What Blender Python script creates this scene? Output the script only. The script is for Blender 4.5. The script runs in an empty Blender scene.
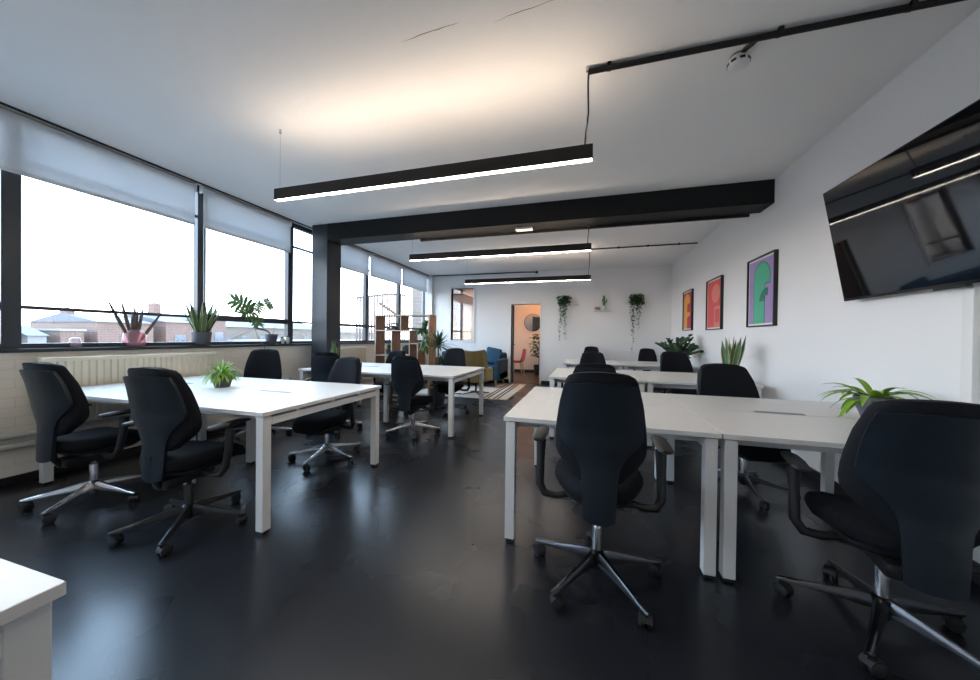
import bpy, bmesh, math, random
from mathutils import Vector, Matrix, Euler
random.seed(7)
PI = math.pi
S = bpy.context.scene
COL = S.collection

# ------------------------------------------------------------------ camera
cam_d = bpy.data.cameras.new('camera')
cam = bpy.data.objects.new('camera', cam_d)
COL.objects.link(cam)
S.camera = cam
H = 1.195
_yaw, _pit, _rol = -0.2792557, math.radians(-.4869), math.radians(.69254)
_f = Vector((math.sin(_yaw)*math.cos(_pit), math.cos(_yaw)*math.cos(_pit), math.sin(_pit)))
_r = Vector((math.cos(_yaw), -math.sin(_yaw), 0))
_u = _r.cross(_f)
_r2 = math.cos(_rol)*_r + math.sin(_rol)*_u
_u2 = -math.sin(_rol)*_r + math.cos(_rol)*_u
_m = Matrix((_r2, _u2, -_f)).transposed().to_4x4()
_m.translation = Vector((0, 0, H))
cam.matrix_world = _m
cam_d.sensor_fit = 'HORIZONTAL'
cam_d.sensor_width = 36
cam_d.lens = 36*331.87/980
cam_d.clip_start = 0.02
cam_d.clip_end = 500

# ------------------------------------------------------------------ world, view
W = bpy.data.worlds.new('world')
S.world = W
W.use_nodes = True
nt = W.node_tree
nt.nodes.clear()
o = nt.nodes.new('ShaderNodeOutputWorld')
bg = nt.nodes.new('ShaderNodeBackground')
tc = nt.nodes.new('ShaderNodeTexCoord')
sp = nt.nodes.new('ShaderNodeSeparateXYZ')
rp = nt.nodes.new('ShaderNodeValToRGB')
e = rp.color_ramp.elements
e[0].position = 0.0
e[0].color = (1.0, .90, .84, 1)
e[1].position = .5
e[1].color = (.50, .73, 1.0, 1)
m_ = rp.color_ramp.elements.new(.10)
m_.color = (.70, .84, 1.0, 1)
nt.links.new(tc.outputs['Generated'], sp.inputs[0])
nt.links.new(sp.outputs['Z'], rp.inputs[0])
nt.links.new(rp.outputs[0], bg.inputs[0])
bg.inputs[1].default_value = 6.2
nt.links.new(bg.outputs[0], o.inputs[0])
S.view_settings.view_transform = 'Standard'
S.view_settings.look = 'None'
S.view_settings.gamma = 1
S.view_settings.use_curve_mapping = False
S.view_settings.exposure = 0.72

def portal(y0, y1, z0, z1, x):
    d = bpy.data.lights.new('window_portal', 'AREA')
    d.shape = 'RECTANGLE'
    d.size = z1 - z0
    d.size_y = y1 - y0
    d.cycles.is_portal = True
    ob = bpy.data.objects.new('window_portal', d)
    COL.objects.link(ob)
    ob.location = (x, (y0+y1)/2, (z0+z1)/2)
    ob.rotation_euler = (0, -PI/2, 0)      # points to +x, into the room
portal(-2.6, 8.5, 1.05, 2.85, -4.42)
portal(8.7, 11.2, 1.05, 2.85, -4.42)

# ------------------------------------------------------------------ materials
def mat(name, col=(.8, .8, .8), rough=.5, metal=0., spec=.5, nscale=0, namt=0., bump=0., bscale=60, sheen=0., coat=0.):
    m = bpy.data.materials.new(name)
    m.use_nodes = True
    t = m.node_tree
    b = t.nodes['Principled BSDF']
    b.inputs['Base Color'].default_value = (*col, 1)
    b.inputs['Roughness'].default_value = rough
    b.inputs['Metallic'].default_value = metal
    b.inputs['Specular IOR Level'].default_value = spec
    if sheen:
        b.inputs['Sheen Weight'].default_value = sheen
    if coat:
        b.inputs['Coat Weight'].default_value = coat
    if nscale or bump:
        tcn = t.nodes.new('ShaderNodeTexCoord')
    if nscale:
        n = t.nodes.new('ShaderNodeTexNoise')
        n.inputs['Scale'].default_value = nscale
        n.inputs['Detail'].default_value = 4
        t.links.new(tcn.outputs['Object'], n.inputs['Vector'])
        mx = t.nodes.new('ShaderNodeMix')
        mx.data_type = 'RGBA'
        mx.inputs['A'].default_value = (*[c*(1-namt) for c in col], 1)
        mx.inputs['B'].default_value = (*[min(1, c*(1+namt)) for c in col], 1)
        t.links.new(n.outputs['Fac'], mx.inputs['Factor'])
        t.links.new(mx.outputs['Result'], b.inputs['Base Color'])
    if bump:
        n2 = t.nodes.new('ShaderNodeTexNoise')
        n2.inputs['Scale'].default_value = bscale
        n2.inputs['Detail'].default_value = 3
        t.links.new(tcn.outputs['Object'], n2.inputs['Vector'])
        bp = t.nodes.new('ShaderNodeBump')
        bp.inputs['Strength'].default_value = bump
        bp.inputs['Distance'].default_value = .01
        t.links.new(n2.outputs['Fac'], bp.inputs['Height'])
        t.links.new(bp.outputs[0], b.inputs['Normal'])
    return m

def emis(name, col, s):
    m = bpy.data.materials.new(name)
    m.use_nodes = True
    t = m.node_tree
    b = t.nodes['Principled BSDF']
    b.inputs['Base Color'].default_value = (.9, .9, .9, 1)
    b.inputs['Emission Color'].default_value = (*col, 1)
    b.inputs['Emission Strength'].default_value = s
    return m

def brick(name, c1, c2, mortar, bw=.225, bh=.075, ms=.008, rough=.6, bump=.5, axis='YZ'):
    m = bpy.data.materials.new(name)
    m.use_nodes = True
    t = m.node_tree
    b = t.nodes['Principled BSDF']
    b.inputs['Roughness'].default_value = rough
    tcn = t.nodes.new('ShaderNodeTexCoord')
    s = t.nodes.new('ShaderNodeSeparateXYZ')
    c = t.nodes.new('ShaderNodeCombineXYZ')
    t.links.new(tcn.outputs['Object'], s.inputs[0])
    t.links.new(s.outputs[axis[0]], c.inputs['X'])
    t.links.new(s.outputs[axis[1]], c.inputs['Y'])
    br = t.nodes.new('ShaderNodeTexBrick')
    br.inputs['Scale'].default_value = 1
    br.inputs['Color1'].default_value = (*c1, 1)
    br.inputs['Color2'].default_value = (*c2, 1)
    br.inputs['Mortar'].default_value = (*mortar, 1)
    br.inputs['Mortar Size'].default_value = ms
    br.inputs['Mortar Smooth'].default_value = .4
    br.inputs['Brick Width'].default_value = bw
    br.inputs['Row Height'].default_value = bh
    t.links.new(c.outputs[0], br.inputs['Vector'])
    t.links.new(br.outputs['Color'], b.inputs['Base Color'])
    bp = t.nodes.new('ShaderNodeBump')
    bp.inputs['Strength'].default_value = bump
    bp.inputs['Distance'].default_value = .006
    bp.invert = True
    t.links.new(br.outputs['Fac'], bp.inputs['Height'])
    t.links.new(bp.outputs[0], b.inputs['Normal'])
    return m

def wood(name, c1, c2, scale=3., axis='Z', rough=.45):
    m = bpy.data.materials.new(name)
    m.use_nodes = True
    t = m.node_tree
    b = t.nodes['Principled BSDF']
    b.inputs['Roughness'].default_value = rough
    tcn = t.nodes.new('ShaderNodeTexCoord')
    mp = t.nodes.new('ShaderNodeMapping')
    sc = {'X': (1, 14, 14), 'Y': (14, 1, 14), 'Z': (14, 14, 1)}[axis]
    mp.inputs['Scale'].default_value = sc
    n = t.nodes.new('ShaderNodeTexNoise')
    n.inputs['Scale'].default_value = scale
    n.inputs['Detail'].default_value = 5
    r = t.nodes.new('ShaderNodeValToRGB')
    r.color_ramp.elements[0].position = .3
    r.color_ramp.elements[0].color = (*c1, 1)
    r.color_ramp.elements[1].position = .7
    r.color_ramp.elements[1].color = (*c2, 1)
    t.links.new(tcn.outputs['Object'], mp.inputs[0])
    t.links.new(mp.outputs[0], n.inputs['Vector'])
    t.links.new(n.outputs['Fac'], r.inputs[0])
    t.links.new(r.outputs[0], b.inputs['Base Color'])
    return m

def glass(name, tint=(1, 1, 1), refl=1.0):
    m = bpy.data.materials.new(name)
    m.use_nodes = True
    t = m.node_tree
    t.nodes.clear()
    out = t.nodes.new('ShaderNodeOutputMaterial')
    tr = t.nodes.new('ShaderNodeBsdfTransparent')
    tr.inputs[0].default_value = (*tint, 1)
    gl = t.nodes.new('ShaderNodeBsdfGlossy')
    gl.inputs['Roughness'].default_value = .02
    fr = t.nodes.new('ShaderNodeLayerWeight')
    fr.inputs['Blend'].default_value = .5
    pw = t.nodes.new('ShaderNodeMath')
    pw.operation = 'POWER'
    pw.inputs[1].default_value = 5
    mu = t.nodes.new('ShaderNodeMath')
    mu.operation = 'MULTIPLY_ADD'
    mu.inputs[1].default_value = .9*refl
    mu.inputs[2].default_value = .04*refl
    t.links.new(fr.outputs['Facing'], pw.inputs[0])
    mx = t.nodes.new('ShaderNodeMixShader')
    t.links.new(pw.outputs[0], mu.inputs[0])
    t.links.new(mu.outputs[0], mx.inputs[0])
    t.links.new(tr.outputs[0], mx.inputs[1])
    t.links.new(gl.outputs[0], mx.inputs[2])
    t.links.new(mx.outputs[0], out.inputs[0])
    return m

def sheer(name, col, trans):
    m = bpy.data.materials.new(name)
    m.use_nodes = True
    t = m.node_tree
    t.nodes.clear()
    out = t.nodes.new('ShaderNodeOutputMaterial')
    d = t.nodes.new('ShaderNodeBsdfDiffuse')
    d.inputs[0].default_value = (*col, 1)
    tl = t.nodes.new('ShaderNodeBsdfTranslucent')
    tl.inputs[0].default_value = (*col, 1)
    mx = t.nodes.new('ShaderNodeMixShader')
    mx.inputs[0].default_value = trans
    t.links.new(d.outputs[0], mx.inputs[1])
    t.links.new(tl.outputs[0], mx.inputs[2])
    tp = t.nodes.new('ShaderNodeBsdfTransparent')
    tp.inputs[0].default_value = (.9, .95, 1, 1)
    m2 = t.nodes.new('ShaderNodeMixShader')
    m2.inputs[0].default_value = .05
    t.links.new(mx.outputs[0], m2.inputs[1])
    t.links.new(tp.outputs[0], m2.inputs[2])
    t.links.new(m2.outputs[0], out.inputs[0])
    return m

def tinted(name, col, body):
    m = glass(name, col, 1.0)
    t = m.node_tree
    out = t.nodes['Material Output']
    old = out.inputs[0].links[0].from_socket
    d = t.nodes.new('ShaderNodeBsdfTranslucent')
    d.inputs[0].default_value = (*[c*.5 for c in col], 1)
    d2 = t.nodes.new('ShaderNodeBsdfDiffuse')
    d2.inputs[0].default_value = (*col, 1)
    ma = t.nodes.new('ShaderNodeMixShader')
    t.links.new(d.outputs[0], ma.inputs[1])
    t.links.new(d2.outputs[0], ma.inputs[2])
    mx = t.nodes.new('ShaderNodeMixShader')
    mx.inputs[0].default_value = body
    t.links.new(old, mx.inputs[1])
    t.links.new(ma.outputs[0], mx.inputs[2])
    t.links.new(mx.outputs[0], out.inputs[0])
    return m

def floor_mat():
    m = bpy.data.materials.new('dark_vinyl_floor')
    m.use_nodes = True
    t = m.node_tree
    b = t.nodes['Principled BSDF']
    tcn = t.nodes.new('ShaderNodeTexCoord')
    n1 = t.nodes.new('ShaderNodeTexNoise')
    n1.inputs['Scale'].default_value = 1.3
    n1.inputs['Detail'].default_value = 3
    n1.inputs['Roughness'].default_value = .5
    t.links.new(tcn.outputs['Object'], n1.inputs['Vector'])
    r1 = t.nodes.new('ShaderNodeValToRGB')
    r1.color_ramp.elements[0].position = .3
    r1.color_ramp.elements[0].color = (.0115, .013, .0175, 1)
    r1.color_ramp.elements[1].position = .75
    r1.color_ramp.elements[1].color = (.017, .0185, .024, 1)
    t.links.new(n1.outputs['Fac'], r1.inputs[0])
    # fine scratches: two stretched noises
    prev = r1.outputs[0]
    for rot, sx, sy, seed in ((.5, 2, 220, 0), (-.9, 220, 2, 9)):
        mp = t.nodes.new('ShaderNodeMapping')
        mp.inputs['Rotation'].default_value = (0, 0, rot)
        mp.inputs['Location'].default_value = (seed, seed*.7, 0)
        mp.inputs['Scale'].default_value = (sx, sy, 1)
        n = t.nodes.new('ShaderNodeTexNoise')
        n.inputs['Scale'].default_value = 1.0
        n.inputs['Detail'].default_value = 2
        n.inputs['Distortion'].default_value = 0
        r = t.nodes.new('ShaderNodeValToRGB')
        r.color_ramp.elements[0].position = .70
        r.color_ramp.elements[0].color = (0, 0, 0, 1)
        r.color_ramp.elements[1].position = .80
        r.color_ramp.elements[1].color = (.010, .010, .011, 1)
        ad = t.nodes.new('ShaderNodeMix')
        ad.data_type = 'RGBA'
        ad.blend_type = 'ADD'
        ad.inputs['Factor'].default_value = 1
        t.links.new(tcn.outputs['Object'], mp.inputs[0])
        t.links.new(mp.outputs[0], n.inputs['Vector'])
        t.links.new(n.outputs['Fac'], r.inputs[0])
        t.links.new(prev, ad.inputs['A'])
        t.links.new(r.outputs[0], ad.inputs['B'])
        prev = ad.outputs['Result']
    t.links.new(prev, b.inputs['Base Color'])
    mr = t.nodes.new('ShaderNodeMapRange')
    mr.inputs['From Min'].default_value = .3
    mr.inputs['From Max'].default_value = .7
    mr.inputs['To Min'].default_value = .25
    mr.inputs['To Max'].default_value = .30
    t.links.new(n1.outputs['Fac'], mr.inputs['Value'])
    t.links.new(mr.outputs[0], b.inputs['Roughness'])
    b.inputs['Specular IOR Level'].default_value = .65
    n3 = t.nodes.new('ShaderNodeTexNoise')
    n3.inputs['Scale'].default_value = 5
    n3.inputs['Detail'].default_value = 1
    t.links.new(tcn.outputs['Object'], n3.inputs['Vector'])
    bp = t.nodes.new('ShaderNodeBump')
    bp.inputs['Strength'].default_value = .03
    bp.inputs['Distance'].default_value = .01
    t.links.new(n3.outputs['Fac'], bp.inputs['Height'])
    t.links.new(bp.outputs[0], b.inputs['Normal'])
    return m

M = {}
M['floor'] = floor_mat()
M['wall'] = mat('white_wall_paint', (.84, .83, .82), .75, bump=.15, bscale=40)
M['ceil'] = mat('ceiling_paint', (.85, .84, .83), .85, nscale=1.2, namt=.03, bump=.2, bscale=18)
M['brickwhite'] = brick('white_painted_brick', (.86, .81, .72), (.84, .79, .70), (.79, .74, .65), ms=.005, bump=.35)
M['frame'] = mat('anthracite_frame', (.028, .036, .045), .35)
M['sill'] = mat('dark_sill', (.02, .024, .03), .3)
M['beam'] = mat('black_beam_paint', (.009, .009, .009), .6, spec=.25, bump=.2, bscale=12)
M['column'] = mat('dark_column_paint', (.022, .027, .033), .45, bump=.3, bscale=9)
M['trimwhite'] = mat('white_gloss_trim', (.78, .77, .75), .35)
M['black'] = mat('black_plastic', (.012, .012, .013), .4)
M['blackmetal'] = mat('black_powder_coat', (.013, .011, .010), .55, spec=.3)
M['rubber'] = mat('black_rubber', (.014, .014, .015), .55)
M['desk'] = mat('white_laminate', (.74, .715, .68), .38, nscale=60, namt=.02)
M['deskmetal'] = mat('white_steel', (.76, .75, .73), .4)
M['edge'] = mat('grey_edge_band', (.60, .59, .57), .45)
M['slot'] = mat('dark_cable_port', (.18, .19, .21), .4)
M['leather'] = mat('black_leather', (.008, .013, .019), .36, bump=.12, bscale=25)
M['fabric'] = mat('black_fabric', (.0055, .0065, .0095), .85, spec=.25, bump=.3, bscale=300)
M['chrome'] = mat('polished_aluminium', (.55, .55, .56), .22, metal=1)
M['dmetal'] = mat('dark_polished_metal', (.10, .10, .108), .28, metal=1)
M['blackbase'] = mat('black_coated_base', (.02, .02, .022), .3)
M['glass'] = glass('window_glass')
M['blind'] = sheer('roller_blind_fabric', (.74, .76, .78), .32)
M['blindbar'] = mat('blind_bar_white', (.72, .72, .71), .5)
M['rad'] = mat('cream_radiator', (.80, .74, .61), .4)
M['pipe'] = mat('cream_pipe', (.62, .59, .53), .4)
M['tvframe'] = mat('tv_bezel', (.01, .01, .012), .2)
M['tvscreen'] = mat('tv_glossy_screen', (.004, .005, .007), .035, spec=.6)
M['potgrey'] = mat('charcoal_pot', (.075, .08, .095), .5, bump=.1)
M['potmid'] = mat('grey_purple_pot', (.14, .14, .175), .5)
M['potwhite'] = mat('white_pot', (.75, .74, .72), .35)
M['soil'] = mat('soil', (.03, .02, .013), .95, bump=1, bscale=80)
M['leafbright'] = mat('bright_green_leaf', (.24, .42, .04), .45, nscale=8, namt=.35)
M['leaf'] = mat('green_leaf', (.07, .17, .04), .4, nscale=8, namt=.35)
M['leafdark'] = mat('dark_green_leaf', (.03, .08, .03), .4, nscale=8, namt=.4)
M['ivy'] = mat('trailing_leaf', (.06, .13, .045), .45, nscale=12, namt=.4)
M['snakeleaf'] = mat('snake_plant_leaf', (.07, .13, .055), .4, nscale=18, namt=.45)
M['snakeedge'] = mat('snake_plant_margin', (.42, .42, .12), .45)
M['stem'] = mat('brown_stem', (.14, .10, .055), .7)
M['root'] = mat('aerial_root', (.26, .19, .12), .8)
M['woodshelf'] = wood('walnut_shelf', (.20, .10, .055), (.33, .17, .09), 2.5)
M['woodend'] = wood('orange_oak_panel', (.36, .17, .075), (.46, .23, .11), 2.5)
M['woodedge'] = mat('pale_ply_edge', (.52, .42, .33), .5)
M['woodleg'] = wood('oak_leg', (.48, .26, .12), (.56, .33, .17), 3)
M['mustard'] = mat('mustard_fabric', (.25, .19, .07), .8, nscale=30, namt=.12, sheen=.2)
M['blue'] = mat('teal_velvet', (.004, .038, .075), .6, nscale=9, namt=.3)
M['bluec'] = mat('bright_teal_velvet', (.005, .07, .14), .6, nscale=9, namt=.3)
M['rug'] = mat('cream_rug', (.66, .61, .54), .95, nscale=120, namt=.12, bump=.5, bscale=200)
M['rugstripe'] = mat('dark_rug_stripe', (.07, .07, .075), .95, bump=.5, bscale=200)
M['pink'] = tinted('pink_glass', (.97, .60, .62), .32)
M['clearg'] = tinted('clear_glass', (.90, .78, .80), .35)
M['feather'] = mat('dried_leaf', (.13, .10, .085), .8, nscale=40, namt=.5)
M['terracotta'] = mat('dusky_pink_ceramic', (.36, .20, .17), .6)
M['mirror'] = mat('mirror_silver', (.75, .75, .75), .05, metal=1)
M['warmwall'] = mat('warm_wall', (.72, .54, .40), .8)
M['red'] = mat('red_plastic', (.45, .012, .02), .35)
M['rearfloor'] = wood('dark_wood_floor', (.035, .022, .014), (.06, .04, .028), 2, 'Y', .35)
M['led'] = emis('led_diffuser', (1, .90, .78), 30)
M['ledup'] = emis('led_uplight', (1, .79, .60), 22)
M['purple'] = mat('poster_purple', (.38, .27, .52), .5)
M['pgreen'] = mat('poster_green', (.08, .46, .28), .5)
M['pdark'] = mat('poster_dark_green', (.03, .20, .14), .5)
M['pblue'] = mat('poster_pale_blue', (.25, .55, .70), .5)
M['pred'] = mat('poster_red', (.72, .10, .10), .5)
M['psalmon'] = mat('poster_salmon', (.80, .25, .20), .5)
M['pyellow'] = mat('poster_yellow', (.80, .42, .06), .5)
M['pcrimson'] = mat('poster_crimson', (.50, .03, .06), .5)
M['matboard'] = mat('white_mount', (.80, .79, .77), .6)
M['extbrick'] = brick('town_brick', (.13, .062, .042), (.095, .048, .034), (.15, .14, .13), bw=.45, bh=.15, ms=.02, bump=.2, axis='YZ')
M['extbrick2'] = brick('pale_town_brick', (.125, .098, .078), (.095, .075, .060), (.14, .13, .12), bw=.45, bh=.15, ms=.02, bump=.2, axis='XZ')
M['slate'] = mat('slate_roof', (.075, .085, .105), .6, nscale=2, namt=.2)
M['render'] = mat('pale_render', (.16, .17, .18), .7)
M['flatroof'] = mat('pale_roof_sheet', (.22, .23, .24), .6)
M['ground'] = mat('asphalt', (.14, .14, .14), .9)
M['extglass'] = mat('far_window_glass', (.10, .12, .15), .15)
M['rail'] = mat('dark_railing', (.08, .06, .055), .5)

# ------------------------------------------------------------------ mesh helpers
class MB:
    def __init__(s):
        s.bm = bmesh.new()
        s.mi = 0
    def _new(s, vs, fs):
        bv = [s.bm.verts.new(v) for v in vs]
        out = []
        for f in fs:
            try:
                fc = s.bm.faces.new([bv[i] for i in f])
                fc.material_index = s.mi
                out.append(fc)
            except ValueError:
                pass
        return bv, out
    def box(s, x0, x1, y0, y1, z0, z1, bev=0, seg=2, mx=None):
        v = [(x, y, z) for x in (x0, x1) for y in (y0, y1) for z in (z0, z1)]
        f = [(0, 1, 3, 2), (4, 6, 7, 5), (0, 4, 5, 1), (2, 3, 7, 6), (0, 2, 6, 4), (1, 5, 7, 3)]
        bv, fc = s._new(v, f)
        if bev:
            ed = list({e for q in fc for e in q.edges})
            r = bmesh.ops.bevel(s.bm, geom=ed, offset=bev, segments=seg, affect='EDGES', profile=.5)
            bv = list({q for q in r['verts']} | {q for q in bv if q.is_valid})
        if mx is not None:
            bmesh.ops.transform(s.bm, matrix=mx, verts=[q for q in bv if q.is_valid])
        return s
    def ring(s, rings, cap0=True, cap1=True, closed=True):
        # rings: list of equal-length lists of points
        R = [[s.bm.verts.new(p) for p in r] for r in rings]
        n = len(R[0])
        for a, b in zip(R, R[1:]):
            for i in range(n if closed else n-1):
                j = (i+1) % n
                try:
                    f = s.bm.faces.new((a[i], a[j], b[j], b[i]))
                    f.material_index = s.mi
                except ValueError:
                    pass
        for c, r in ((cap0, R[0]), (cap1, R[-1])):
            if c:
                try:
                    f = s.bm.faces.new(r)
                    f.material_index = s.mi
                except ValueError:
                    pass
        return s
    def tube(s, pts, r, n=8, cap=True):
        pts = [Vector(p) for p in pts]
        rs = r if isinstance(r, (list, tuple)) else [r]*len(pts)
        rings = []
        prevn = None
        for i, p in enumerate(pts):
            d = (pts[min(i+1, len(pts)-1)] - pts[max(i-1, 0)]).normalized()
            if prevn is None:
                a = Vector((0, 0, 1)) if abs(d.z) < .9 else Vector((1, 0, 0))
                nrm = d.cross(a).normalized()
            else:
                nrm = (prevn - d*prevn.dot(d)).normalized()
            prevn = nrm
            b = d.cross(nrm)
            rings.append([p + rs[i]*(math.cos(t)*nrm + math.sin(t)*b) for t in [2*PI*k/n for k in range(n)]])
        return s.ring(rings, cap, cap)
    def lathe(s, prof, c=(0, 0, 0), n=24, cap0=False, cap1=False):
        rings = [[(c[0]+r*math.cos(2*PI*k/n), c[1]+r*math.sin(2*PI*k/n), c[2]+z) for k in range(n)] for r, z in prof]
        return s.ring(rings, cap0, cap1)
    def prism(s, poly, axis, a0, a1):
        # poly: list of 2D points in the plane normal to axis
        def P(p, a):
            return {'X': (a, p[0], p[1]), 'Y': (p[0], a, p[1]), 'Z': (p[0], p[1], a)}[axis]
        return s.ring([[P(p, a0) for p in poly], [P(p, a1) for p in poly]])
    def build(s, name, m, parent=None, smooth=False, loc=None, angle=None):
        bmesh.ops.recalc_face_normals(s.bm, faces=s.bm.faces)
        me = bpy.data.meshes.new(name)
        s.bm.to_mesh(me)
        s.bm.free()
        ms = m if isinstance(m, (list, tuple)) else [m]
        for q in ms:
            me.materials.append(q)
        if smooth:
            for p in me.polygons:
                p.use_smooth = True
            try:
                me.set_sharp_from_angle(angle=math.radians(angle or 40))
            except Exception:
                pass
        ob = bpy.data.objects.new(name, me)
        COL.objects.link(ob)
        if parent:
            ob.parent = parent
        if loc:
            ob.location = loc
        return ob

def tag(ob, label=None, cat=None, group=None, kind=None):
    if label: ob['label'] = label
    if cat: ob['category'] = cat
    if group: ob['group'] = group
    if kind: ob['kind'] = kind
    return ob
def thing(name, label, cat, loc=(0, 0, 0), rz=0, group=None):
    ob = bpy.data.objects.new(name, None)
    COL.objects.link(ob)
    ob.location = loc
    ob.rotation_euler = (0, 0, rz)
    ob.empty_display_size = .1
    return tag(ob, label, cat, group)
def struct(name, mb, m, **k):
    return tag(mb.build(name, m, **k), kind='structure')
def children(ob):
    return [c for c in COL.objects if c.parent == ob]
def copy_tree(ob, parent=None):
    c = ob.copy()
    COL.objects.link(c)
    if parent:
        c.parent = parent
    for ch in children(ob):
        copy_tree(ch, c)
    return c

# ------------------------------------------------------------------ room shell
RX, LX, FY, BY, CZ = 1.9, -4.27, 8.5, -2.6, 2.9
REAR = 11.3
struct('floor', MB().box(-4.5, 2.05, BY-.15, REAR+.15, -.12, 0), M['floor'])
struct('ceiling', MB().box(-4.5, 2.05, BY-.15, REAR+.15, CZ, CZ+.15), M['ceil'])
struct('wall_right', MB().box(RX, RX+.15, BY, REAR+.1, 0, CZ), M['wall'])
struct('wall_back', MB().box(-4.45, RX, BY-.15, BY, 0, CZ), M['wall'])
# far wall with interior window and door opening
wx0, wx1, wz0, wz1 = -3.56, -2.92, 1.10, 2.52
dx0, dx1, dz1 = -1.865, -1.115, 2.06
mb = MB()
for a in ((-4.45, wx0, 0, CZ), (wx0, wx1, 0, wz0), (wx0, wx1, wz1, CZ), (wx1, dx0, 0, CZ), (dx0, dx1, dz1, CZ), (dx1, RX, 0, CZ)):
    mb.box(a[0], a[1], FY, FY+.14, a[2], a[3])
struct('wall_far', mb, M['wall'])
# window wall: painted brick under the sill
struct('wall_left', MB().box(-4.45, LX, BY, FY, 0, 1.03), M['brickwhite'])
struct('wall_left', MB().box(-4.45, LX, FY+.14, REAR, 0, 1.03), M['warmwall'])
struct('wall_rear', MB().box(-4.45, RX, REAR, REAR+.12, 0, CZ), M['warmwall'])
struct('baseboard_right', MB().box(RX-.015, RX, BY, FY, 0, .1), M['black'])
struct('baseboard_left', MB().box(LX, LX+.012, BY, FY, 0, .07), M['black'])
mb = MB()
mb.box(-4.2, dx0-.05, FY-.014, FY, 0, .1)
mb.box(dx1+.05, RX-.02, FY-.014, FY, 0, .1)
struct('baseboard_far', mb, M['black'])
struct('baseboard_rear', MB().box(-4.2, RX, REAR-.014, REAR, 0, .1), M['black'])
# end reveal of the window wall at the far corner
struct('trim_1', MB().box(-4.27, -4.10, 8.40, FY, 0, CZ), M['wall'])
# sills
struct('trim_2', MB().box(-4.42, -4.235, BY, FY, 1.03, 1.06, bev=.004), M['sill'])

# the window band: a frame thing per bay
def window(n, y0, y1, tz, tw, zu=2.545):
    root = MB()
    x0, x1 = -4.365, -4.295
    root.box(x0, x1, y0, y1, 1.06, 1.10)
    root.box(x0, x1, y0, y1, 2.84, 2.90)
    root.box(x0, x1, y0, y0+.045, 1.10, 2.84)
    root.box(x0, x1, y1-.045, y1, 1.10, 2.84)
    root.box(x0+.01, x1-.01, y0+.045, y1-.045, tz-tw/2, tz+tw/2)
    root.box(x0+.01, x1-.01, y0+.045, y1-.045, zu-.012, zu+.012)
    f = struct('window_%d' % n, root, M['frame'])
    MB().box(-4.335, -4.330, y0+.04, y1-.04, 1.09, 2.85).build('pane', M['glass'], f)
    return f
ys = [BY, -1.0, .23, 1.46, 2.79, 4.0, 4.55, 5.83, 7.06, 8.40]
tws = [.05, .05, .06, .028, .07, .03, .05, .05, .05]
for i, (a, b) in enumerate(zip(ys, ys[1:])):
    window(i+1, a, b, 1.39, tws[i])
window(11, FY+.14, 9.9, 1.39, .05)
window(12, 9.9, REAR, 1.39, .05)
# opening casement next to the first mullion
f = MB()
f.box(-4.31, -4.285, 1.405, 1.50, 1.06, 2.86)
struct('trim_3', f, M['frame'])

# interior window frame and glass
mb = MB()
t = .05
for a in ((wx0-t, wx0, wz0-t, wz1+t), (wx1, wx1+t, wz0-t, wz1+t), (wx0, wx1, wz0-t, wz0), (wx0, wx1, wz1, wz1+t)):
    mb.box(a[0], a[1], FY-.018, FY+.155, a[2], a[3])
f = struct('window_13', mb, M['trimwhite'])
MB().box(wx0, wx1, FY+.06, FY+.066, wz0, wz1).build('pane', M['glass'], f)
# door frame and open leaf
mb = MB()
mb.box(dx0-.035, dx0, FY-.012, FY+.15, 0, dz1+.035)
mb.box(dx1, dx1+.035, FY-.012, FY+.15, 0, dz1+.035)
mb.box(dx0, dx1, FY-.012, FY+.15, dz1, dz1+.035)
struct('trim_4', mb, M['trimwhite'])
d = struct('door_1', MB().box(0, .04, 0, .745, .01, dz1-.01), M['frame'], loc=(dx0+.005, FY+.155, 0))
d.rotation_euler = (0, 0, math.radians(13))
h = MB()
h.tube([(.04, .68, 1.0), (.085, .68, 1.0), (.085, .57, 1.0)], .01)
h.build('door_handle', M['chrome'], d, smooth=True)
# plaster patches line on the ceiling
mb = MB()
for (a, b, w) in (((-1.05, 1.715), (-.68, 1.690), .006), ((-.50, 1.735), (-.12, 1.700), .004)):
    va, vb = Vector((*a, 0)), Vector((*b, 0))
    n = 9
    top, bot = [], []
    for k in range(n+1):
        p = va.lerp(vb, k/n)
        j = random.uniform(-.004, .004)
        ww = w*math.sin(PI*k/n)*random.uniform(.5, 1.2)+.0008
        top.append((p.x, p.y+j+ww/2, CZ-.0015))
        bot.append((p.x, p.y+j-ww/2, CZ-.0015))
    mb.ring([top, bot], False, False, closed=False)
struct('trim_5', mb, mat('ceiling_crack', (.25, .23, .21), .9))

# column and beam
struct('column', MB().box(-4.10, -3.81, 4.2, 4.5, 0, CZ, bev=.006), M['column'])
mb = MB()
mb.box(-3.812, RX, 4.2, 4.5, 2.65, CZ)
struct('beam', mb, M['beam'])
tag(MB().box(-2.4, 1.80, 4.50, 4.53, 2.62, 2.66, bev=.004).build('cable_trunking', M['blackmetal']),
    'long black cable trunking running along behind the lower edge of the beam', 'trunking')

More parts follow.
